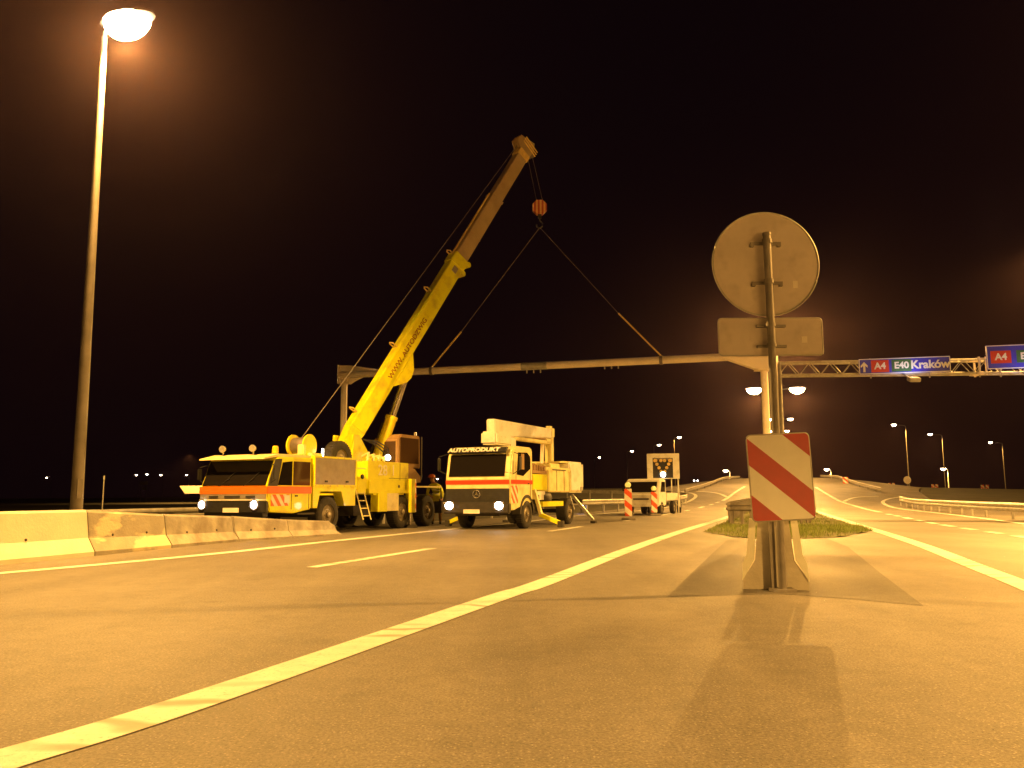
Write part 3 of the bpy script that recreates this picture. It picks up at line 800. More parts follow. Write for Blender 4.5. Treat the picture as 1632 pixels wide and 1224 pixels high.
def road_sign(x0, x1, ytop, ybot, label, items, D_off):
    a0, a1 = A0+du*gl(x0)-hd*D_off, A0+du*gl(x1)-hd*D_off
    # top and bottom heights from the photo
    zt = P(x0, ytop, a0.y).z; zb = P(x0, ybot, a0.y).z; hh = zt-zb; W = (a1-a0).length
    o = Vector((a0.x, a0.y, zb)); t = empty('road_sign', o); t.rotation_euler = (0, 0, math.atan2(du.y, du.x)); tag(t, label, 'road sign', 'blue motorway signs on the lattice gantry')
    MB().box((W/2, 0, hh/2), (W, .05, hh), bev=.008).build('panel', 'blue', t)
    b = MB()
    for z in (.025, hh-.025): b.box((W/2, -.028, z), (W-.03, .006, .03))
    for x in (.025, W-.025): b.box((x, -.028, hh/2), (.03, .006, hh-.08))
    b.build('border', 'letter', t)
    for kind, s, cx, cz, sz, bw in items:
        mt = basis((cx*W, -.034, cz*hh), (1, 0, 0), (0, 0, 1), (0, -1, 0))
        if kind in ('sign_red', 'green'):
            MB().box((cx*W, -.028, cz*hh), (bw, .008, sz*1.35)).build('road_number_box', kind, t)
            mt = basis((cx*W, -.038, cz*hh), (1, 0, 0), (0, 0, 1), (0, -1, 0))
            text(s, sz, 'lettering', 'letter', t, mt, bold=.012)
        elif kind == 'arrow':
            MB().prism([(-.04, -.22), (.04, -.22), (.04, .03), (.13, -.04), (.13, .04), (0, .19), (-.13, .04), (-.13, -.04), (-.04, .03)], -.034, -.028, 'y').build('arrow', 'letter', t, loc=(cx*W, 0, cz*hh))
        else: text(s, sz, 'lettering', 'letter', t, mt, bold=.014)
    return t
road_sign(1366, 1511, 572.5, 597.5, 'long narrow blue sign reading A4 E40 Kraków with an upward arrow', [('arrow', '', .06, .5, 0, 0), ('sign_red', 'A4', .235, .5, .36, .66), ('green', 'E40', .47, .5, .36, .72), ('t', 'Kraków', .78, .5, .44, 0)], .36)
road_sign(1568, 1735, 551, 589, 'tall blue sign reading A4 E40 at the right edge of the photo', [('sign_red', 'A4', .14, .5, .36, .72), ('green', 'E40', .4, .5, .36, .8), ('t', 'Kraków', .72, .5, .46, 0)], .36)

# ------------------------------------------------------------------ wheels
def wheel(parent, x, y, r, wd, side, name='wheel', z=None, dual=False):
    z = r if z is None else z
    b = MB()
    h = wd/2
    b.lathe((x, y, z), (side, 0, 0), [(r*.56, -h), (r*.9, -h), (r*.97, -h*.85), (r, -h*.6), (r, h*.6), (r*.97, h*.85), (r*.9, h), (r*.72, h+.012), (r*.58, h), (r*.56, h*.6)], 36)
    for k in range(40):   # tread blocks
        a = 2*PI*k/40
        b.box((x, y+math.cos(a)*r, z+math.sin(a)*r), (wd*.8, .035, .02), Matrix.Rotation(a-PI/2, 3, 'X'))
    o = b.build(name, 'rubber', parent, True)
    b = MB()
    b.lathe((x, y, z), (side, 0, 0), [(r*.575, h*.9), (r*.55, h*.55), (r*.42, h*.45), (r*.32, h*.75), (r*.16, h*.8), (r*.15, h*1.2), (r*.08, h*1.3), (0, h*1.3)], 32)
    for k in range(10):
        a = 2*PI*k/10; b.ball((x+side*h*.78, y+math.cos(a)*r*.24, z+math.sin(a)*r*.24), .022, n=6)
    b.build('rim', 'rim', o, True)
    return o
def rod(p, q, r, name, m, par, n=8): return MB().tube([p, q], r, n).build(name, m, par, True)

# ------------------------------------------------------------------ the mobile crane
CA = math.radians(22.5)
CRO = Vector((-6.35, 24.82, 0))
crane = empty('mobile_crane', CRO, -CA)
tag(crane, 'yellow mobile crane with an orange banded cab and a long raised boom', 'crane truck')
CMi = (Matrix.Translation(CRO) @ Matrix.Rotation(-CA, 4, 'Z')).inverted()
def cl(p): return CMi @ Vector(p)
cr = crane
# carrier
MB().box((0, 3.4, .86), (.9, 8.4, .32)).box((.0, 2.2, .62), (1.9, 1.1, .3)).box((0, 0, .55), (1.8, .16, .16)).box((0, 4.26, .55), (1.8, .16, .16)).box((0, 6.0, .55), (1.8, .16, .16)).build('chassis', 'chassis', cr)
for s in (1, -1):
    for y in (0, 4.2, 5.98):
        wheel(cr, s*1.02, y, .53, .36, s)
# cab: side profile (y,z)
cp = [(-2.6, .68), (-2.72, .95), (-2.72, 1.32), (-2.42, 2.02), (-2.3, 2.1), (-.85, 2.12), (-.82, .72), (-1.6, .62)]
b = MB(); b.prism(cp, -.98, 1.2, bev=.03); b.build('cab', 'yellow', cr)
vis = MB(); vis.prism([(-2.86, 2.02), (-2.84, 2.06), (-2.3, 2.18), (-.82, 2.19), (-.82, 2.12), (-2.3, 2.1)], -.95, 1.17, bev=.01); vis.build('roof', 'cream', cr)
def wsp(z): return -2.72+(z-1.32)*(.30/.70)
b = MB(); b.box((0, 0, 0), (2.06, .02, .7), bev=.004)
bmesh.ops.rotate(b.bm, verts=b.bm.verts, matrix=Matrix.Rotation(-math.atan(.3/.7), 3, 'X')); bmesh.ops.translate(b.bm, verts=b.bm.verts, vec=(.11, wsp(1.67)-.012, 1.68)); ws = b.build('windscreen', 'glass', cr)
b = MB(); b.prism([(-2.7, 1.34), (-2.42, 2.04), (-2.16, 2.05), (-2.32, 1.34)], 1.19, 1.214); b.build('pillar', 'chassis', cr)
MB().box((.11, -2.79, .72), (.52, .014, .12), bev=.003).build('number_plate', 'white', cr)
MB().box((.11, -2.755, 1.07), (.5, .02, .05)).box((-.5, -2.755, 1.07), (.3, .02, .05)).box((.7, -2.755, 1.07), (.3, .02, .05)).build('air_slot', 'chassis', cr)
for x in (-.35, .45):
    MB().tube([(x, wsp(1.36)-.04, 1.34), (x+.3, wsp(1.55)-.05, 1.56)], .008, 5).tube([(x+.12, wsp(1.45)-.05, 1.42), (x+.4, wsp(1.7)-.05, 1.7)], .01, 5).build('wiper', 'black', ws)
# front bands
b = MB(); b.box((.11, -2.735, 1.235), (2.2, .03, .19)); b.box((1.205, -1.78, 1.235), (.03, 1.86, .19)); b.build('orange_band', 'orange', cr)
b = MB(); b.box((.11, -2.735, 1.07), (2.14, .024, .13), bev=.004); 
b.build('grille_strip', 'panel', cr)
MB().box((.11, -2.735, .985), (2.18, .03, .03)).build('trim', 'white', cr)
MB().box((.11, -2.72, .8), (2.2, .12, .3), bev=.02).box((.11, -2.6, .6), (1.9, .2, .14)).build('bumper', 'black', cr)
for x in (-.84, .86):
    o = MB().lathe((x, -2.79, .86), (0, -1, 0), [(0, 0), (.14, 0), (.14, .02), (.115, .035)], 20).build('headlight', 'chrome', cr, True)
    MB().ball((x, -2.8, .86), .105, 1, .35, .95, 14).build('lens', 'headlight', o, True)
for x in (-.5, .5): MB().lathe((x, -2.5, 2.33), (0, -1, 0), [(0, -.07), (.07, -.07), (.095, 0), (.09, .02), (0, .02)], 18).box((x, -2.46, 2.22), (.03, .03, .1)).build('roof_lamp', 'galv', cr, True)
MB().lathe((.93, -2.1, 2.2), (0, 0, 1), [(0, 0), (.085, 0), (.08, .17), (.05, .2), (0, .2)], 16).build('beacon', 'amber', cr, True)
# side door, window, chevrons
b = MB(); b.prism([(-2.3, 1.36), (-2.12, 1.96), (-1.72, 2.0), (-1.72, 1.36)], 1.195, 1.212); o = b.build('side_window', 'glass', cr)
b = MB(); b.prism([(-1.66, 1.36), (-1.66, 2.0), (-.92, 2.0), (-.92, 1.36)], 1.195, 1.212); b.build('side_window', 'glass_brown', cr)
MB().box((1.206, -2.2, .97), (.014, .74, .3)).build('chevron_panel', 'chev', cr)
MB().box((1.216, -1.92, 1.0), (.014, .22, .2)).build('sticker', 'white', cr)
MB().box((1.215, -1.52, 1.08), (.03, .1, .04)).box((1.204, -1.72, 1.0), (.012, .012, .55)).box((1.204, -.95, 1.0), (.012, .012, .55)).build('door_handle', 'chassis', cr)
for x in (-1.12, 1.36):
    MB().box((x, -2.62, 1.66), (.04, .14, .3), bev=.01).tube([(x*.86, -2.5, 1.9), (x, -2.6, 1.85)], .012, 5).tube([(x*.86, -2.6, 1.4), (x, -2.6, 1.5)], .012, 5).build('mirror', 'black', cr)
MB().box((1.3, -1.2, .6), (.2, .5, .04)).build('step', 'chassis', cr)
# side box with grey panel above the front wheel arch
bxp = MB(); bxp.box((.62, .3, 1.76), (1.2, 2.12, .86), bev=.015); o = bxp.build('tool_box', 'yellow', cr)
MB().box((1.225, .3, 1.76), (.012, 2.0, .74)).build('box_panel', 'panel', o)
b = MB()
for z in (1.36, 2.16): b.box((1.232, .3, z), (.022, 2.12, .045))
for y in (-.74, 1.34): b.box((1.232, y, 1.76), (.022, .045, .76))
b.build('frame', 'yellow', o)
MB().box((-.65, .3, 1.5), (1.1, 2.0, .4), bev=.02).build('engine_cover', 'chassis', cr)
b = MB()
b.prism([(-.76, 1.33), (-.76, .74), (-.56, .74), (-.42, 1.2), (.62, 1.2), (.8, .78), (1.36, .78), (1.36, 1.33)], .9, 1.2); b.build('wheel_arch', 'yellow', cr)
b = MB(); b.prism([(-.76, 1.33), (-.76, .74), (-.56, .74), (-.42, 1.2), (.62, 1.2), (.8, .78), (1.36, .78), (1.36, 1.33)], -1.2, -.9); b.build('wheel_arch', 'yellow', cr)
b = MB()
for y in (1.42, 1.85): b.tube([(1.15, y, 1.3), (1.3, y+.25, .35)], .02, 6)
for k in range(4): b.tube([(1.17+k*.035, 1.46+k*.06, 1.15-k*.23), (1.17+k*.035, 1.9+k*.06, 1.15-k*.23)], .016, 5)
b.build('ladder', 'cream', cr)
b = MB()
for y in (-.7, -.35, 0, .35, .7, 1.05, 1.3):
    for z in (1.36, 2.16): b.ball((1.245, y, z), .014, n=6)
b.build('rivets', 'galv', cr)
MB().box((1.246, -.2, 1.48), (.02, .12, .05)).box((1.246, .85, 1.48), (.02, .12, .05)).build('latch', 'chassis', cr)
MB().lathe((1.17, 1.75, 1.64), (1, 0, .3), [(0, 0), (.07, 0), (.07, .05), (0, .06)], 14).build('fuel_cap', 'chassis', cr)
b = MB()
for y in (1.5, 2.2): b.tube([(1.14, y, 1.58), (1.14, y, 1.9)], .014, 5)
b.tube([(1.14, 1.5, 1.9), (1.14, 2.2, 1.9)], .014, 5); b.build('handrail', 'cream', cr)
b = MB()
for k in range(3):
    b.tube([(.5+k*.07, 4.3, 2.15), (.52+k*.07, 4.1, 2.5+.08*k), (.4+k*.05, 3.7, 2.75+.05*k), (.25, 3.2, 2.9)], .022, 6)
b.build('hydraulic_hoses', 'chassis', cr, True)
# winch on the box and spare wheel
b = MB(); b.lathe((.35, -.05, 2.52), (1, 0, 0), [(0, -.4), (.33, -.4), (.33, -.36), (.2, -.36), (.2, .16), (.33, .16), (.33, .2), (0, .2)], 28)
o = b.build('winch', 'yellow_cyl', cr, True)
b = MB(); b.lathe((.26, -.05, 2.52), (1, 0, 0), [(.23, -.26), (.245, -.24), (.245, .22), (.23, .24)], 28); b.build('rope_drum', 'cable', o, True)
MB().box((.6, -.5, 2.38), (.2, .16, .3), bev=.02).box((.3, .1, 2.25), (.8, .5, .1)).build('winch_motor', 'cream', o)
MB().box((.66, .42, 2.32), (.05, .04, .26)).build('marker_lamp', 'led', cr)
wheel(cr, .55, 1.35, .6, .34, 1, 'spare_wheel', z=2.12)
# deck and frame behind
MB().box((1.05, 2.0, 1.43), (.24, 1.3, .3)).box((1.05, 1.75, 1.38), (.26, .5, .5), bev=.02).build('side_tank', 'yellow', cr)
MB().box((0, 3.4, 1.12), (2.3, 1.9, .06)).build('deck', 'yellow', cr)
b = MB(); b.box((1.12, 3.55, 1.34), (.2, 2.9, .4), bev=.01); b.box((-1.12, 3.55, 1.34), (.2, 2.9, .4)); o = b.build('outrigger_beam', 'yellow', cr)
MB().lathe((1.225, 3.9, 1.36), (1, 0, 0), [(0, 0), (.05, 0), (.05, .008), (0, .008)], 14).build('hole', 'chassis', o)
b = MB(); b.box((1.1, 2.88, .86), (.3, .5, .58)); b.build('outrigger_box', 'yellow', cr)
MB().box((1.1, 3.52, .86), (.26, .74, .56)).build('battery_box', 'cream', cr)
for sx in (1, -1):
    b = MB(); b.box((sx*1.2, 4.72, 1.06), (.24, .3, 1.12), bev=.012); o = b.build('outrigger_leg', 'yellow', cr)
    MB().box((sx*1.2+.124*sx, 4.86, 1.06), (.012, .05, 1.1)).build('edge_marking', 'chev', o)
    MB().tube([(sx*1.2, 4.72, .52), (sx*1.2, 4.72, .06)], .065, 14).build('jack', 'chrome', o, True)
    MB().lathe((sx*1.2, 4.72, 0), (0, 0, 1), [(0, .1), (.1, .1), (.24, .03), (.24, 0), (0, 0)], 20).build('foot', 'chassis', o, True)
b = MB(); b.box((1.05, 5.95, 1.36), (.34, 2.0, .05)); b.box((-1.05, 5.95, 1.36), (.34, 2.0, .05)); b.build('mudguard', 'cream', cr)
for sx in (1, -1): MB().box((sx*1.08, 7.0, .68), (.34, .03, .5)).tube([(sx*1.2, 6.93, 1.36), (sx*1.2, 7.0, .5)], .022, 6).build('mud_flap', 'chassis', cr)
MB().box((0, 7.0, .95), (2.2, .12, .2)).build('rear_beam', 'yellow', cr)
for x in (-.9, .9): MB().box((x, 7.08, .95), (.3, .03, .12)).build('tail_light', 'red', cr)
# superstructure, slewed with the boom
tipW = P(850, 216, 33.0); pivL = Vector((0, 2.62, 2.72)); tipL = cl(tipW)
hz = Vector((tipL.x-pivL.x, tipL.y-pivL.y, 0)).normalized(); sd = Vector((hz.y, -hz.x, 0))   # sd: to the boom's right
MB().lathe((0, 3.5, 1.15), (0, 0, 1), [(0, 0), (.75, 0), (.75, .35), (0, .35)], 32).build('slew_ring', 'chassis', cr, True)
b = MB(); b.box((.98, 3.3, 1.84), (.44, 2.55, .6), bev=.02); b.box((-.6, 3.4, 1.84), (1.0, 2.6, .6), bev=.02); b.box((.2, 3.3, 1.7), (1.4, 2.3, .3)); sup = b.build('turntable', 'yellow', cr)
text('28', .47, 'number', 'letter_pale', cr, basis((1.214, 2.9, 1.85), (0, 1, 0), (0, 0, 1), (1, 0, 0)), bold=.003, sx=1.2)
text('1', .5, 'number', 'letter_pale', cr, basis((1.214, 3.55, 1.85), (0, 1, 0), (0, 0, 1), (1, 0, 0)), bold=.0, sx=1.0)
b = MB(); b.box((1.2, 4.0, 1.84), (.014, .012, .56)).box((1.205, 3.9, 1.62), (.012, 1.2, .012)); b.build('door_seam', 'chassis', sup)
b = MB(); b.prism([(4.58, 1.55), (4.58, 2.05), (5.1, 1.95), (5.5, 1.7), (5.5, 1.5)], .62, 1.15); b.build('counterweight_plate', M['curtain'], cr)
b = MB(); b.prism([(2.35, 2.1), (2.45, 3.0), (2.75, 3.0), (3.4, 2.35), (4.6, 2.12)], -.38, -.3); b.prism([(2.35, 2.1), (2.45, 3.0), (2.75, 3.0), (3.4, 2.35), (4.6, 2.12)], .34, .42)
b.build('boom_foot_bracket', 'yellow', cr)
b = MB()
for k in range(4): b.tube([(.95, 2.4+k*.32, 2.16), (.95, 2.46+k*.32, 2.4-.04*k), (.7, 2.5+k*.32, 2.3)], .05, 8)
b.build('hydraulic_hoses', 'cream', cr, True)
MB().ball((1.0, 3.55, 2.3), .1, n=10).build('work_lamp', 'led', cr, True)
# operator cab
oc = Vector((.2, 5.05, 0))
b = MB(); b.prism([(-.75, 2.0), (-.75, 2.95), (-.5, 3.12), (.75, 3.12), (.8, 2.0)], -.1, .85, bev=.03); bmesh.ops.translate(b.bm, verts=b.bm.verts, vec=(oc.x-.05, oc.y-.1, 0)); o = b.build('operator_cab', M['curtain'], cr)
b = MB(); b.box((1.012, oc.y-.08, 2.58), (.014, 1.26, .86)); b.build('cab_window', 'glass_brown', o)
b = MB(); b.box((.55, oc.y-.87, 2.52), (.72, .014, .7)); b.build('cab_window', 'glass_brown', o)
MB().lathe((.9, oc.y+.5, 3.13), (0, 0, 1), [(0, 0), (.06, 0), (.05, .12), (0, .14)], 10).build('beacon', 'chrome', o, True)
b = MB(); b.tube([(1.05, 5.75, 1.6), (1.05, 5.75, 3.1)], .018, 6); b.build('handrail', 'chassis', cr)
# boom
ax = (tipL-pivL).normalized(); up = sd.cross(ax); up = up if up.z > 0 else -up
Lb = (tipL-pivL).length
def crproj(p):
    wv = CMi.inverted() @ Vector(p); q = CM.transposed() @ (wv-CO); return 816+F*q.x/-q.z, 612-F*q.y/-q.z
def along(py):
    lo, hi = 0, Lb
    for _ in range(40):
        m = (lo+hi)/2
        if crproj(pivL+ax*m)[1] > py: lo = m
        else: hi = m
    return lo
s1, s2, s3 = along(412), along(318), along(250)
b = MB(); b.span(pivL+ax*.55, pivL+ax*s1, sd, .44, .6, bev=.03); b.span(pivL-ax*.25, pivL+ax*.6, sd, .4, .34, h2=.6)
boom = b.build('boom', 'yellow', cr)
b = MB(); b.span(pivL+ax*(s1-.45), pivL+ax*(s1+.04), sd, .5, .68, bev=.04)
for k in (0, 1): b.lathe(pivL+ax*(s1-.05-k*.45)-up*(.36), sd, [(0, -.25), (.11, -.25), (.11, .25), (0, .25)], 18)
b.build('boom_collar', 'yellow', boom)
MB().span(pivL+ax*(s1-.75), pivL+ax*(s1-.5), sd, .45, .22).build('sticker', 'panel', boom)
for k in (.14, .47, .78, 1.0):
    p = pivL+ax*(s1*k-.1)+up*.3
    b = MB(); q = [p+sd*.08, p+sd*.1+up*.2, p+up*.27-ax*.02, p-sd*.1+up*.2, p-sd*.08]; b.tube(q, .025, 6); b.build('rope_guide', 'strap', boom, True)
f = along(590)
b = MB(); b.prism([(-.5, 0), (.95, 0), (.5, -.36), (.2, -.42), (-.05, -.36)], -.21, .21, 'x')
mt = basis(pivL+ax*f-up*.29, sd, ax, up)
bmesh.ops.transform(b.bm, matrix=mt, verts=b.bm.verts); b.build('cylinder_bracket', 'yellow', boom)
b = MB(); b.span(pivL+ax*(s1-.3), pivL+ax*s2, sd, .42, .56, bev=.02); b.build('boom_section', 'inner', cr)
b = MB(); b.span(pivL+ax*(s2-.2), pivL+ax*s3, sd, .38, .5, bev=.02); b.build('boom_section', 'inner', cr)
b = MB()
b.span(pivL+ax*(s2-.06), pivL+ax*(s2+.05), sd, .44, .58); b.span(pivL+ax*(s1+1.1), pivL+ax*(s1+1.14), sd, .43, .57); b.span(pivL+ax*(s1), pivL+ax*s2, sd, .08, .1)
for v in b.bm.verts: pass
b.build('boom_collar', 'inner', cr)
rod(pivL+ax*s1+up*.32, pivL+ax*s2+up*.32, .035, 'extension_pipe', 'strap', cr)
b = MB(); b.span(pivL+ax*(s3-.12), pivL+ax*(s3+.22), sd, .42, .58, bev=.03); hd_ = b.build('boom_head', 'strap', cr)
b = MB()
hp = pivL+ax*(s3+.2)
for i in (-1, 1):
    q = MB()
b.bm.free(); b = MB()
for i in (-.24, -.08, .08, .24):
    b.prism([(-.42, -.05), (.35, -.05), (.42, .5), (.2, .95), (-.75, .6), (-.8, .2)], i-.012, i+.012, 'x')
bmesh.ops.transform(b.bm, matrix=basis(hp, sd, -up, ax) @ Matrix.Scale(.74, 4), verts=b.bm.verts); b.build('head_plates', 'inner', hd_)
b = MB()
for o_, r_ in (((.3, .22), .15), ((-.18, .45), .15)):
    b.lathe(hp+(-up)*o_[0]+ax*o_[1], sd, [(0, -.15), (r_, -.15), (r_*.8, -.08), (r_, 0), (r_*.8, .08), (r_, .15), (0, .15)], 20)
b.build('sheave', 'cable', hd_, True)
b = MB()
for k in range(3): b.span(hp+ax*(.42+k*.13)-up*.72+up*.1, hp+ax*(.62+k*.13)+up*.5, sd, .6, .05) if False else b.tube([hp+ax*(.25+k*.12)-up*.46+sd*.2, hp+ax*(.33+k*.12)+up*.33+sd*.2], .025, 6)
b.build('guard_bars', 'strap', hd_, True)
# boom lettering
p0 = along(600); p1 = along(512)
mid = pivL+ax*((p0+p1)/2)+sd*.222-up*.02
text('WWW. AUTODZWIG', .24, 'lettering', 'letter_dark', boom, basis(mid, ax, up, sd), bold=.004, sx=(p1-p0)/2.2)
# lift cylinder
cb = Vector((.12, 4.15, 2.0)); cw = pivL+ax*f-up*.62+ax*.15
ca = (cw-cb); o = MB().tube([cb, cb+ca*.55], .19, 20).tube([cb+ca*.53, cb+ca*.57], .21, 20).build('lift_cylinder', 'yellow_cyl', cr, True)
rod(cb+ca*.55, cw, .12, 'piston', 'chrome', o, 16)
b = MB(); b.tube([cb+Vector((-.26, 0, .1)), cb+ca*.5+Vector((-.26, 0, 0))], .05, 8); b.tube([cb+Vector((-.26, 0, 0))+ca*.3, cb+Vector((-.4, 0, 0))+ca*.2, cb+Vector((-.35, 0, 0))], .035, 6); b.build('hydraulic_pipe', 'chassis', o, True)
rod(Vector((.25, -.05, 2.75)), hp+ax*.45+up*.36, .013, 'hoist_rope', 'cable', cr, 5)

# hook block, ropes and slings
hk = P(860, 331, 33.0)
t = empty('hook_block', hk); tag(t, 'orange and dark striped octagonal hook block hanging under the boom tip', 'hook block')
b = MB(); b.lathe((0, 0, 0), (0, 1, 0), [(0, -.13), (.31, -.13), (.31, .13), (0, .13)], 8); bmesh.ops.rotate(b.bm, verts=b.bm.verts, matrix=Matrix.Rotation(PI/8, 3, 'Y')); b.build('block', 'hook', t)
MB().box((0, 0, -.36), (.14, .12, .16)).build('swivel', 'chassis', t)
MB().tube([(0, 0, -.42), (0, 0, -.55), (.1, 0, -.65), (.1, 0, -.78), (0, 0, -.86), (-.12, 0, -.8), (-.13, 0, -.7)], .035, 8).build('hook', 'chassis', t, True)
hpw = CMi.inverted() @ (hp+(-up)*.36+ax*.22)
b = MB()
for dx in (-.12, .12): b.tube([(dx, 0, .3), (hpw.x-hk.x+dx*.8, hpw.y-hk.y, hpw.z-hk.z)], .008, 4)
b.build('rope', 'cable', t)
beamL = Vector((pl.x, pl.y, 0))+bl; beamR = Vector((pl.x, pl.y, 0))+br
def onbeam(px):
    lo, hi = 0.0, 1.0
    for _ in range(40):
        m = (lo+hi)/2; q = CM.transposed() @ (beamL.lerp(beamR, m)-CO)
        if 816+F*q.x/-q.z < px: lo = m
        else: hi = m
    return beamL.lerp(beamR, lo)
for px, lab, cut in ((688, 'sling running down to the left half of the gantry beam with a pale strap end', .72), (1054, 'sling running down to the right half of the gantry beam with a pale strap end', .66)):
    e = onbeam(px); ap = hk+Vector((0, 0, -.82)); t = empty('lifting_sling', e); tag(t, lab, 'lifting sling', 'slings holding the gantry beam')
    k = ap.lerp(e, cut)
    MB().tube([ap-e, k-e], .012, 5).build('cable', 'cable', t, True)
    MB().tube([k-e, Vector((0, 0, .16))], .035, 6).build('strap', 'strap', t, True)
    MB().lathe((0, 0, 0), (beamR-beamL), [(.15, -.06), (.175, -.06), (.175, .06), (.15, .06)], 18).build('choker', 'cable', t, True)

# ------------------------------------------------------------------ the lift truck
TA = math.radians(23.5)
TO = Vector((-.59, 27.95, 0))
tr = empty('lift_truck', TO, -TA)
tag(tr, 'flat fronted truck with a red band and a folded white aerial boom over its cab', 'lift truck')
MB().box((0, 2.2, .72), (.8, 7.2, .24)).box((0, 0, .48), (1.9, .14, .14)).box((0, 4.0, .48), (1.9, .14, .14)).box((.0, 1.6, .6), (1.7, .8, .4)).build('chassis', 'chassis', tr)
for s in (1, -1):
    wheel(tr, s*1.02, 0, .45, .27, s); wheel(tr, s*.98, 4.0, .46, .4, s)
yf = -1.3
prof = [(yf, .6), (yf, 1.62), (yf+.16, 2.32), (yf+.3, 2.5), (yf+.55, 2.6), (.42, 2.6), (.5, 2.45), (.5, .95), (.46, .8), (-.5, .75), (-.9, .6)]
b = MB(); b.prism(prof, -1.12, 1.14, bev=.04); cab = b.build('cab', 'cream', tr)
b = MB(); b.box((0, 0, 0), (1.94, .02, .7), bev=.004); sl_ = math.atan(.16/.7)
bmesh.ops.rotate(b.bm, verts=b.bm.verts, matrix=Matrix.Rotation(-sl_, 3, 'X')); bmesh.ops.translate(b.bm, verts=b.bm.verts, vec=(-.03, yf+.065, 1.99)); ws = b.build('windscreen', 'glass', tr)
MB().box((.55, yf+.105, 2.14), (.42, .008, .3), Matrix.Rotation(-sl_, 3, 'X')).build('sun_blind', M['curtain'], ws)
for x in (-.6, 0, .55): MB().tube([(x, yf-.015, 1.66), (x+.35, yf+.02, 1.78), (x+.6, yf+.05, 1.74)], .01, 5).build('wiper', 'black', ws)
MB().box((-.2, yf+.035, 1.85), (.12, .008, .07)).build('sticker', 'letter', ws)
b = MB(); b.prism([(yf+.02, 2.36), (yf-.05, 2.4), (yf+.1, 2.56), (yf+.25, 2.55)], -1.02, .98, bev=.01); sv = b.build('sun_visor', 'black', tr)
text('AUTOPRODUKT', .2, 'lettering', 'letter', sv, basis((-.12, yf-.005, 2.475), (1, 0, 0), (0, .55, .8), (0, -.8, .55)), bold=.008, sx=1.2, ext=.012)
MB().box((-.005, yf-.012, 1.47), (2.2, .02, .13)).box((1.147, yf+.9, 1.47), (.014, 1.74, .13)).build('red_band', M['red2'], tr)
b = MB(); b.box((0, yf-.02, 1.0), (2.2, .04, .54), bev=.01); gr = b.build('grille', 'black', tr)
b = MB()
for k in range(6): b.box((0, yf-.045, .84+k*.07), (2.1, .014, .014))
b.build('grille_slats', 'chassis', gr)
eb = MB(); q = [(math.cos(2*PI*k/32)*.12, yf-.06, 1.1+math.sin(2*PI*k/32)*.12) for k in range(33)]; eb.tube(q, .011, 6)
for k in range(3):
    a = PI/2+2*PI*k/3; eb.tube([(0, yf-.06, 1.1), (math.cos(a)*.12, yf-.06, 1.1+math.sin(a)*.12)], .016, 5, r2=.004)
eb.build('emblem', 'chrome', gr, True)
b = MB(); b.box((0, yf-.06, .66), (2.3, .2, .34), bev=.04); b.box((0, yf+.02, .5), (1.5, .1, .16)); bp = b.build('bumper', 'chassis', tr)
for x in (-.9, .82):
    o = MB().box((x, yf-.16, .74), (.34, .04, .24), bev=.01).build('headlight', 'chrome', tr)
    MB().ball((x, yf-.18, .74), .145, 1, .3, .85, 14).build('lens', 'headlight', o, True)
pb_ = MB(); pb_.box((-.12, yf-.175, .56), (.56, .014, .13), bev=.003); pp = pb_.build('number_plate', 'white', tr)
b = MB(); b.prism([(-.82, 1.7), (-.7, 2.4), (.05, 2.42), (.28, 2.3), (.28, 1.9), (-.3, 1.66)], 1.137, 1.148); sw = b.build('side_window', 'glass', tr)
MB().box((1.152, -.35, 2.12), (.008, .24, .5)).build('curtain', M['curtain'], sw)
MB().box((1.146, yf+.3, 1.08), (.012, .5, .54)).build('chevron_panel', 'chev', tr)
b = MB(); b.box((1.145, -.88, 1.5), (.01, .012, 1.2)).box((1.145, .3, 1.6), (.01, .012, 1.3)).box((1.15, .12, 1.42), (.02, .14, .035)); b.build('door_seam', 'chassis', tr)
for s in (-1, 1):
    b = MB(); b.lathe((s*1.0, 0, .47), (s, 0, 0), [(.5, -.12), (.6, -.12), (.6, .16), (.5, .16)], 28)
    for f in list(b.bm.faces):
        if f.calc_center_median().z < .5: b.bm.faces.remove(f)
    b.build('wheel_arch', 'chassis', tr, True)
    b = MB(); b.box((s*1.42, yf+.12, 2.05), (.05, .16, .42), bev=.02); b.tube([(s*1.12, yf+.3, 2.4), (s*1.42, yf+.12, 2.3)], .013, 5); b.tube([(s*1.12, yf+.2, 1.7), (s*1.42, yf+.12, 1.85)], .013, 5); b.build('mirror', 'black', tr)
# body behind the cab
b = MB(); b.box((.55, 1.15, 1.48), (1.2, 1.3, .52), bev=.02); b.box((-.55, 1.3, 1.48), (1.1, 1.5, .5), bev=.02); b.build('side_locker', 'yellow', tr)
b = MB(); b.box((.55, 1.15, 1.82), (1.18, 1.32, .1))
for k in range(6): b.box((1.05, .6+k*.22, 1.96), (.1, .14, .18), bev=.01)
b.box((.55, 1.2, 2.0), (.5, .9, .26), bev=.02); b.build('valve_bank', M['curtain'], tr)
b = MB(); b.box((0, 3.75, 1.58), (2.28, 3.5, .86), bev=.03); rb = b.build('rear_body', 'cream', tr)
b = MB(); b.box((0, 4.85, 1.7), (2.36, 1.5, 1.14), bev=.08); b.build('rear_locker', 'white', tr)
b = MB()
for y in (2.75, 3.5, 4.05): b.box((1.145, y, 1.55), (.012, .02, .7))
for y in (5.2, 5.34, 5.48): b.box((1.186, y, 1.28), (.012, .03, .14))
b.box((1.15, 3.0, 1.93), (.04, 1.3, .03)); b.build('locker_seam', 'chassis', rb)
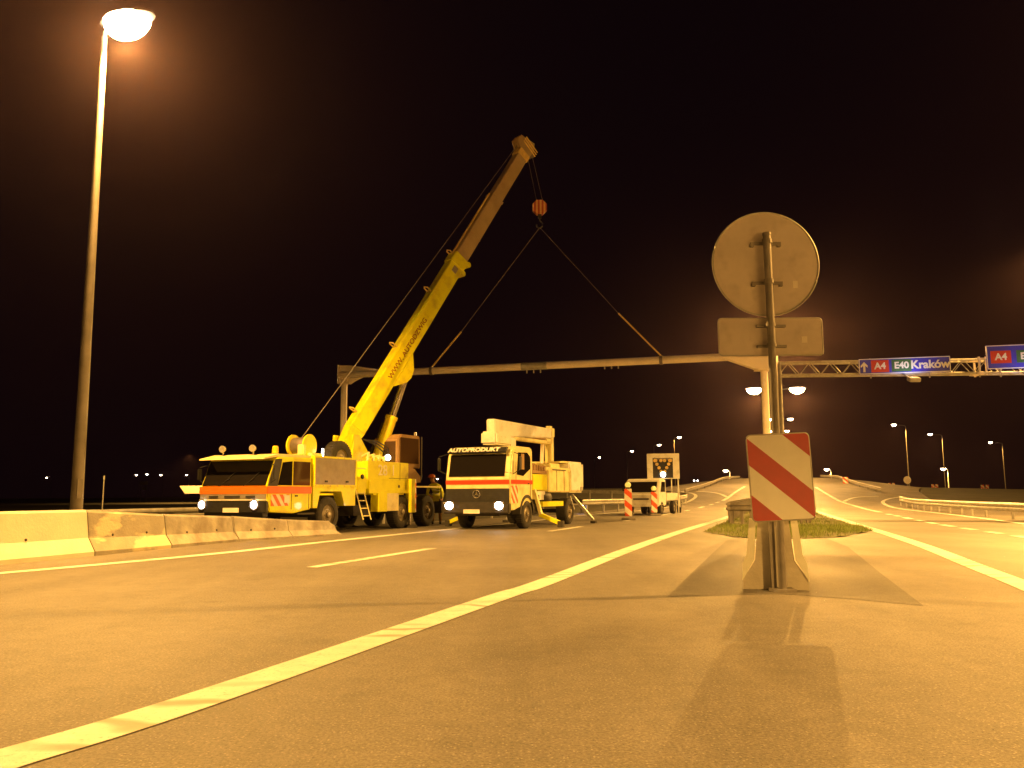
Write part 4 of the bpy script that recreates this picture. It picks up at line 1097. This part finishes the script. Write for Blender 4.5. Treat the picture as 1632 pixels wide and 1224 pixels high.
b = MB(); b.box((.5, 3.0, 2.08), (1.0, .9, .16), bev=.02); b.box((.3, 4.4, 2.24), (1.5, 1.4, .06)); b.box((-.2, 3.2, 2.12), (.7, 1.8, .2), bev=.03); b.build('walkway_deck', 'cream', tr)
MB().box((1.08, 2.35, .75), (.16, 2.0, .17)).build('side_guard', 'yellow', tr)
MB().box((1.0, 1.3, 1.12), (.26, .7, .12)).box((1.05, 1.35, .99), (.14, .4, .2)).build('step', 'white', tr)
MB().lathe((.95, 1.9, .95), (0, 1, 0), [(0, -.35), (.2, -.35), (.22, -.3), (.22, .3), (.2, .35), (0, .35)], 20).build('air_tank', 'chassis', tr, True)
MB().box((0, 5.62, .8), (2.2, .1, .18)).build('rear_bumper', 'chassis', tr)
for x in (-.9, .9): MB().box((x, 5.69, .8), (.3, .03, .12)).build('tail_light', 'red', tr)
# mast and arms
mx, my = .28, 4.3
b = MB(); b.lathe((mx, my, 2.0), (0, 0, 1), [(0, 0), (.42, 0), (.42, .16), (0, .16)], 24); b.box((mx, my, 2.7), (.26, .3, 1.5), bev=.03); mast = b.build('mast', 'cream', tr)
MB().tube([(mx-.02, my-.75, 2.06), (mx-.02, my-.62, 3.05)], .07, 12).build('tilt_cylinder', 'gantry', tr, True)
MB().box((mx, my, 3.36), (.34, .42, .5), bev=.09).box((mx, my-.3, 3.02), (.26, .6, .2), bev=.03).build('knuckle', 'cream', tr)
bw, bt = Vector((mx, my+.05, 3.33)), Vector((mx, -1.35, 3.42))
MB().span(bw, Vector((mx, -.9, 3.2)), (1, 0, 0), .3, .34, bev=.03, h2=.56).build('upper_boom', 'white', tr)
MB().span(Vector((mx+.02, my-.15, 2.98)), Vector((mx+.02, .7, 2.96)), (1, 0, 0), .22, .12, bev=.02).build('lower_arm', 'cream', tr)
MB().span(Vector((mx+.02, my-.35, 3.1)), Vector((mx+.02, .5, 3.05)), (1, 0, 0), .14, .05).build('hydraulic_pipe', M['curtain'], tr)
b = MB(); b.box((0, 0, 0), (.56, 1.2, .42), bev=.06); bmesh.ops.transform(b.bm, matrix=Matrix.Translation((mx-.02, -.42, 2.87)), verts=b.bm.verts)
bk = b.build('work_basket', 'white', tr)
b = MB(); b.box((mx+.265, -.6, 2.92), (.012, .08, .03)).box((mx+.265, -.3, 2.92), (.012, .08, .03)).box((mx+.06, .38, 2.78), (.36, .5, .36), bev=.05); b.build('basket_bracket', 'white', bk)
# stabilisers
def stab(y, sgn, name='stabiliser'):
    t_ = MB(); x0 = sgn*1.05
    t_.box((x0, y, 1.22), (.18, .16, .62), bev=.01); t_.span((x0+.02*sgn, y, 1.35), (x0+.3*sgn, y-.02, .42), (0, 1, 0), .13, .1)
    o = t_.build(name, 'cream', tr)
    MB().span((x0+.25*sgn, y, .42), (x0+.95*sgn, y-.05, .16), (0, 1, 0), .16, .13, bev=.01).build('stabiliser_arm', 'yellow', o)
    MB().box((x0+1.0*sgn, y-.05, .12), (.18, .2, .2), bev=.01).build('foot', 'chassis', o)
    return o
stab(.72, 1)
for sgn in (1, -1):
    o = MB().span((sgn*.95, 4.85, 1.05), (sgn*1.75, 4.9, .12), (0, 1, 0), .1, .1).span((sgn*.95, 4.6, 1.0), (sgn*1.12, 4.55, .5), (0, 1, 0), .1, .08).build('rear_stabiliser', 'galv', tr)
    MB().box((sgn*1.78, 4.9, .05), (.2, .2, .08)).build('foot', 'chassis', o)
stab(.72, -1)

# ------------------------------------------------------------------ the white pickup with its arrow board
PA = math.radians(24)
g0 = G(1031, 820.5)
pk = empty('pickup_truck', (g0.x, g0.y+.2, 0), -PA); tag(pk, 'small white flatbed truck standing far off in the lane under a large arrow board', 'truck')
b = MB(); b.prism([(-.85, .45), (-.9, 1.05), (-.45, 1.72), (-.2, 1.82), (.65, 1.82), (.72, .45)], -.88, .88, bev=.05); cab = b.build('cab', 'white', pk)
b = MB(); b.box((0, 0, 0), (1.5, .02, .62)); bmesh.ops.rotate(b.bm, verts=b.bm.verts, matrix=Matrix.Rotation(-math.atan(.45/.67), 3, 'X')); bmesh.ops.translate(b.bm, verts=b.bm.verts, vec=(0, -.69, 1.4)); b.build('windscreen', 'glass', pk)
MB().prism([(-.42, 1.15), (-.2, 1.66), (.5, 1.66), (.5, 1.15)], .875, .89).build('side_window', 'glass', pk)
MB().prism([(-.42, 1.15), (-.2, 1.66), (.5, 1.66), (.5, 1.15)], -.89, -.875).build('side_window', 'glass', pk)
MB().box((0, -.9, .52), (1.74, .12, .2), bev=.02).build('bumper', 'white', pk)
MB().box((0, -.97, .6), (.5, .012, .1)).build('number_plate', 'letter', pk)
MB().box((0, -.93, .8), (.8, .02, .08)).build('grille', 'chassis', pk)
for x in (-.68, .68): MB().box((x, -.9, .82), (.26, .05, .16), bev=.02).build('headlight', 'panel', pk)
for s in (-1, 1):
    for y in (-.2, 2.5): wheel(pk, s*.78, y, .34, .22, s)
    MB().box((s*1.02, -.5, 1.3), (.14, .05, .2), bev=.02).build('mirror', 'chassis', pk)
MB().box((0, 1.3, .5), (.8, 4.0, .16)).build('chassis', 'chassis', pk)
MB().box((0, 2.0, .78), (1.8, 2.4, .1)).box((.89, 2.0, .95), (.03, 2.4, .3)).box((-.89, 2.0, .95), (.03, 2.4, .3)).box((0, 3.2, .95), (1.8, .03, .3)).build('flatbed', 'white', pk)
# arrow board trailer behind
gb = Vector((g0.x+1.6, g0.y+3.6, 0))
ab = empty('arrow_board', (gb.x, gb.y, 0), -math.radians(8)); tag(ab, 'big white board with a dark square window of lamps behind the small truck', 'arrow board')
a, c = P(1031, 723, gb.y), P(1083, 763, gb.y); W, z0, z1 = c.x-a.x, c.z, a.z; cx = (a.x+c.x)/2-gb.x; ww = W/2
pbp = MB(); q = (z0+z1)/2; hs = .55
wx = cx-.02; wz = q-.1
pbp.box((cx, 0, (z1+wz+hs)/2), (W, .07, z1-wz-hs)); pbp.box((cx, 0, (z0+wz-hs)/2), (W, .07, wz-hs-z0))
pbp.box(((cx-ww+wx-hs)/2, 0, wz), (wx-hs-cx+ww, .066, 2*hs)); pbp.box(((cx+ww+wx+hs)/2, 0, wz), (cx+ww-wx-hs, .066, 2*hs)); pbp.build('panel', 'white', ab)
MB().box((wx, .02, wz), (2*hs, .02, 2*hs)).build('window', 'black', ab)
b = MB()
for k in range(5):
    for s in (1, -1):
        b.lathe((wx+s*(hs-.12-k*.11), -.0, wz+hs*.75-k*.2), (0, -1, 0), [(0, .0), (.09, 0), (.09, .05), (0, .06)], 12)
        if k > 2: b.lathe((wx+s*(.1+(k-3)*.28), 0, wz+hs*.75), (0, -1, 0), [(0, 0), (.09, 0), (.09, .05), (0, .06)], 12)
b.build('arrow_lamp', 'curtain' if False else 'strap', ab)
MB().ball((wx+.0, -.06, wz-.36), .15, 1, .4, 1, 10).build('lit_lamp', 'led', ab, True)
text('Autostrada', .22, 'lettering', 'panel', ab, basis((wx, -.04, z1-.28), (1, 0, 0), (0, 0, 1), (0, -1, 0)))
b = MB()
for x in (cx-ww+.1, cx+ww-.45, cx+ww-.1): b.box((x, .06, (z0+.3)/2+.1), (.06, .06, z0-.1+.6))
b.tube([(cx+ww-.1, .06, z0), (cx+ww-.1, -1.2, .35)], .03, 6); b.build('support_frame', 'white', ab)
MB().box((cx, .5, .45), (W*.8, 1.6, .1)).box((cx, -.6, .4), (.1, 1.4, .1)).build('trailer_frame', 'galv', ab)
for s in (-1, 1): wheel(ab, cx+s*(W*.4+.12), .6, .33, .2, s)

# guide boards with warning lamps
def guide(px, py, D_h, label, flip=False):
    g_ = G(px, py); t = empty('guide_board', g_, -.12 if not flip else .3); tag(t, label, 'guide board', 'red and white guide boards')
    MB().box((0, 0, .05), (.6, .36, .1), bev=.03).build('base', 'galv_dark', t)
    hh = D_h
    MB().prism(rrect(.3, hh, .03), -.03, .03, 'y').build('board', 'guide', t, loc=(0, 0, .16+hh/2))
    o = MB().lathe((0, 0, .16+hh), (0, 0, 1), [(0, 0), (.08, 0), (.08, .06), (0, .06)], 12).build('lamp_base', 'chassis', t)
    MB().lathe((0, 0, .31+hh), (0, 1, 0), [(0, -.07), (.1, -.07), (.125, -.03), (.125, .03), (.1, .07), (0, .07)], 20).build('warning_lamp', 'amber_on', o, True)
guide(1002, 829, 1.12, 'red and white guide board with a yellow lamp left of the small white truck')
guide(1043, 822, 1.0, 'pale guide board with a yellow lamp in front of the small truck wheel', True)

# ------------------------------------------------------------------ small distant signs and marks
def post_sign(px, py, r, D, label, m='sign_back', cat='traffic sign', kind='disc', group='distant traffic signs'):
    c = P(px, py, D); zb = Z(c.x, c.y); t = empty('distant_sign', (c.x, c.y, zb)); tag(t, label, cat, group); h = c.z-zb
    MB().tube([(0, .05, 0), (0, .05, h+r*.6)], .035, 8).build('post', 'galv_dark', t, True)
    if kind == 'disc': MB().lathe((0, 0, h), (0, 1, 0), [(0, -.01), (r, -.01), (r, .01), (0, .01)], 28).build('disc', m, t)
    elif kind == 'pair':
        for s in (-1, 1):
            q = MB().box((s*r*.62, 0, h), (r*.85, .03, r*2.2), Matrix.Rotation(s*.08, 3, 'Y')); q.build('board', m, t)
    else: MB().box((0, 0, h), (r*1.3, .03, r*3.2)).build('board', m, t)
post_sign(1446, 765, .42, 95, 'small round sign seen from behind under the tallest right hand lamp')
post_sign(1342, 785, .62, 88, 'pale round sign low at the right end of the ramp guardrail', 'white')
post_sign(1348, 771, .45, 92, 'little chevron board with orange bands above the pale round sign', 'guide', 'chevron board', 'tall')
post_sign(1421, 775, .42, 118, 'pair of narrow orange and white boards, leftmost of the three pairs', 'guide', 'marker boards', 'pair', 'marker boards on the right')
post_sign(1490, 777, .42, 118, 'pair of narrow orange and white boards between the other two pairs', 'guide', 'marker boards', 'pair', 'marker boards on the right')
post_sign(1570, 779, .5, 118, 'pair of narrow orange and white boards, rightmost of the three pairs', 'guide', 'marker boards', 'pair', 'marker boards on the right')
# blue flashing lamp behind the lift truck
c = P(926, 804, 47.5); t = empty('flashing_lamp', (c.x, c.y, 0)); tag(t, 'small bluish white lamp shining on the guardrail behind the lift truck', 'warning lamp')
MB().tube([(0, 0, 0), (0, 0, c.z-.1)], .025, 8).box((0, 0, .02), (.3, .3, .04)).build('stand', 'chassis', t); MB().ball((0, 0, c.z), .13, n=12).build('bulb', 'blue_glow', t, True)
# parapet and boxes far on the left
c = P(312, 781, 150); t = empty('bridge_parapet', (c.x, c.y, 0)); tag(t, 'pale concrete parapet of a far bridge just left of the crane cab', 'parapet')
MB().prism([(-2.9, c.z+.75), (3, c.z+.75), (3, c.z-.6), (-1.9, c.z-.6)], 0, 8, 'y').build('wall', 'concrete_pale', t); MB().box((1.5, 4, (c.z-.6)/2), (2, 5, c.z-.6)).build('pier', 'concrete', t)
lamp_light(t, (1, -6, c.z+6), 12000)
c = P(229, 770, 170); t = empty('distant_signboard', (c.x, c.y, 0)); tag(t, 'dim grey signboard with a smaller plate beneath, far off under the row of lamps', 'signboard')
MB().box((0, 0, c.z), (1.6, .1, .7)).build('panel', 'panel', t); MB().box((.2, 0, c.z-1.1), (.9, .1, .5)).build('plate', 'panel', t)
MB().tube([(-.5, .1, 0), (-.5, .1, c.z)], .06, 6).tube([(.6, .1, 0), (.6, .1, c.z)], .06, 6).build('post', 'galv_dark', t)
c = P(164, 795, 21); t = empty('marker_rod', (c.x, c.y, 0)); tag(t, 'thin upright rod beside the guardrail right of the lamp post', 'marker rod')
MB().tube([(0, 0, 0), (0, 0, 1.55)], .012, 6).build('rod', 'galv', t); MB().tube([(0, 0, 1.5), (0, 0, 1.6)], .02, 6).build('cap', 'galv', t)

# ------------------------------------------------------------------ the worker behind the crane
def person():
    g_ = P(697, 795, 31.2); t = empty('person', (g_.x, g_.y, 0), 0); tag(t, 'worker in an orange helmet and yellow jacket bending beside the rear of the crane', 'person')
    S = [  # joint, parent, radius
        ((0, 0, .95), None, .15), ((.0, -.02, 1.12), 0, .15), ((-.06, -.04, 1.3), 1, .165), ((-.12, -.06, 1.44), 2, .12), ((-.16, -.08, 1.53), 3, .055), ((-.19, -.1, 1.64), 4, .095), ((-.2, -.11, 1.72), 5, .08),
        ((.1, 0, .88), 0, .1), ((.11, -.06, .5), 7, .075), ((.12, .0, .1), 8, .05), ((.12, -.14, .05), 9, .045),
        ((-.1, 0, .88), 0, .1), ((-.13, -.1, .5), 11, .075), ((-.16, .02, .1), 12, .05), ((-.16, -.12, .05), 13, .045),
        ((.1, -.08, 1.38), 3, .07), ((.2, -.1, 1.14), 15, .055), ((.2, -.28, .96), 16, .042), ((.19, -.34, .93), 17, .035),
        ((-.3, -.06, 1.36), 3, .07), ((-.36, -.16, 1.12), 19, .055), ((-.22, -.36, 1.02), 20, .042), ((-.17, -.41, 1.0), 21, .035)]
    me = bpy.data.meshes.new('body'); me.from_pydata([s[0] for s in S], [(i, s[1]) for i, s in enumerate(S) if s[1] is not None], [])
    o = bpy.data.objects.new('body', me); col.objects.link(o)
    md = o.modifiers.new('skin', 'SKIN'); me_skin = me.skin_vertices[0].data if me.skin_vertices else None
    for i, s in enumerate(S): me.skin_vertices[0].data[i].radius = (s[2], s[2])
    me.skin_vertices[0].data[0].use_root = True
    sb = o.modifiers.new('sub', 'SUBSURF'); sb.levels = 2; sb.render_levels = 2
    dg = bpy.context.evaluated_depsgraph_get(); dg.update(); m2 = bpy.data.meshes.new_from_object(o.evaluated_get(dg)); bpy.data.objects.remove(o)
    for k in ('trouser', 'vest', 'skin', 'chassis'): m2.materials.append(M[k])
    for p in m2.polygons:
        z = p.center.z; p.use_smooth = True; c_ = p.center
        hand = c_.y < -.31 and z > .85
        p.material_index = 3 if z < .13 else 0 if z < .93 and not hand else 2 if (z > 1.5 or hand) else 1
    o = bpy.data.objects.new('body', m2); col.objects.link(o); o.parent = t
    for hx, hy, hz_, s in ((.19, -.36, .92, 1), (-.16, -.43, .99, -1)):
        b = MB(); b.ball((hx, hy, hz_), .045, 1, 1.1, .6, 10)
        for k in range(4): b.tube([(hx+(k-1.5)*.021, hy-.03, hz_), (hx+(k-1.5)*.023, hy-.075-(.012 if k in (1, 2) else 0), hz_-.01), (hx+(k-1.5)*.022, hy-.095, hz_-.04)], .0095, 6)
        b.tube([(hx-s*.035, hy, hz_), (hx-s*.06, hy-.04, hz_-.01), (hx-s*.055, hy-.07, hz_-.02)], .011, 6)
        b.build('hand', 'skin', o, True)
    hc = Vector((-.2, -.11, 1.68))
    b = MB(); b.ball(hc+Vector((0, -.01, .05)), .125, 1, 1.12, .85, 16)
    for v in list(b.bm.verts):
        if v.co.z < hc.z+.035: v.co.z = hc.z+.035
    b.lathe(hc+Vector((0, -.03, .03)), (0, 0, 1), [(.1, 0), (.15, 0), (.15, .01), (.1, .012)], 20); b.build('helmet', 'helmet', t, True)
    b = MB(); b.ball(hc+Vector((0, -.1, -.03)), .018, n=8); b.build('nose', 'skin', o, True)
    b = MB()
    for s in (-1, 1): b.ball(hc+Vector((s*.034, -.085, .0)), .01, n=6)
    b.box(hc+Vector((0, -.09, -.065)), (.045, .008, .008)); b.build('face', 'chassis', o, True)
    b = MB()
    b.lathe((-.01, -.02, 1.12), (0.05, 0, 1), [(.165, -.02), (.17, -.02), (.17, .02), (.165, .02)], 20); b.lathe((-.05, -.04, 1.26), (.2, 0, 1), [(.172, -.02), (.177, -.02), (.177, .02), (.172, .02)], 20); b.build('reflective_band', 'letter', t, True)
person()

# ------------------------------------------------------------------ tinted haze volume added to make a glow round the lamps
b = MB(); b.box((0, 320, 24), (900, 790, 52))
hz_ = b.build('lamp_glow_haze', 'white')
m = bpy.data.materials.new('lamp_glow_air'); m.use_nodes = True; n = m.node_tree.nodes; n.remove(n['Principled BSDF'])
pv = n.new('ShaderNodeVolumePrincipled'); pv.inputs['Color'].default_value = (1, .66, .85, 1); pv.inputs['Density'].default_value = .00016; pv.inputs['Anisotropy'].default_value = .88
m.node_tree.links.new(pv.outputs[0], n['Material Output'].inputs['Volume'])
hz_.data.materials.clear(); hz_.data.materials.append(m); tag(hz_, kind='stuff')
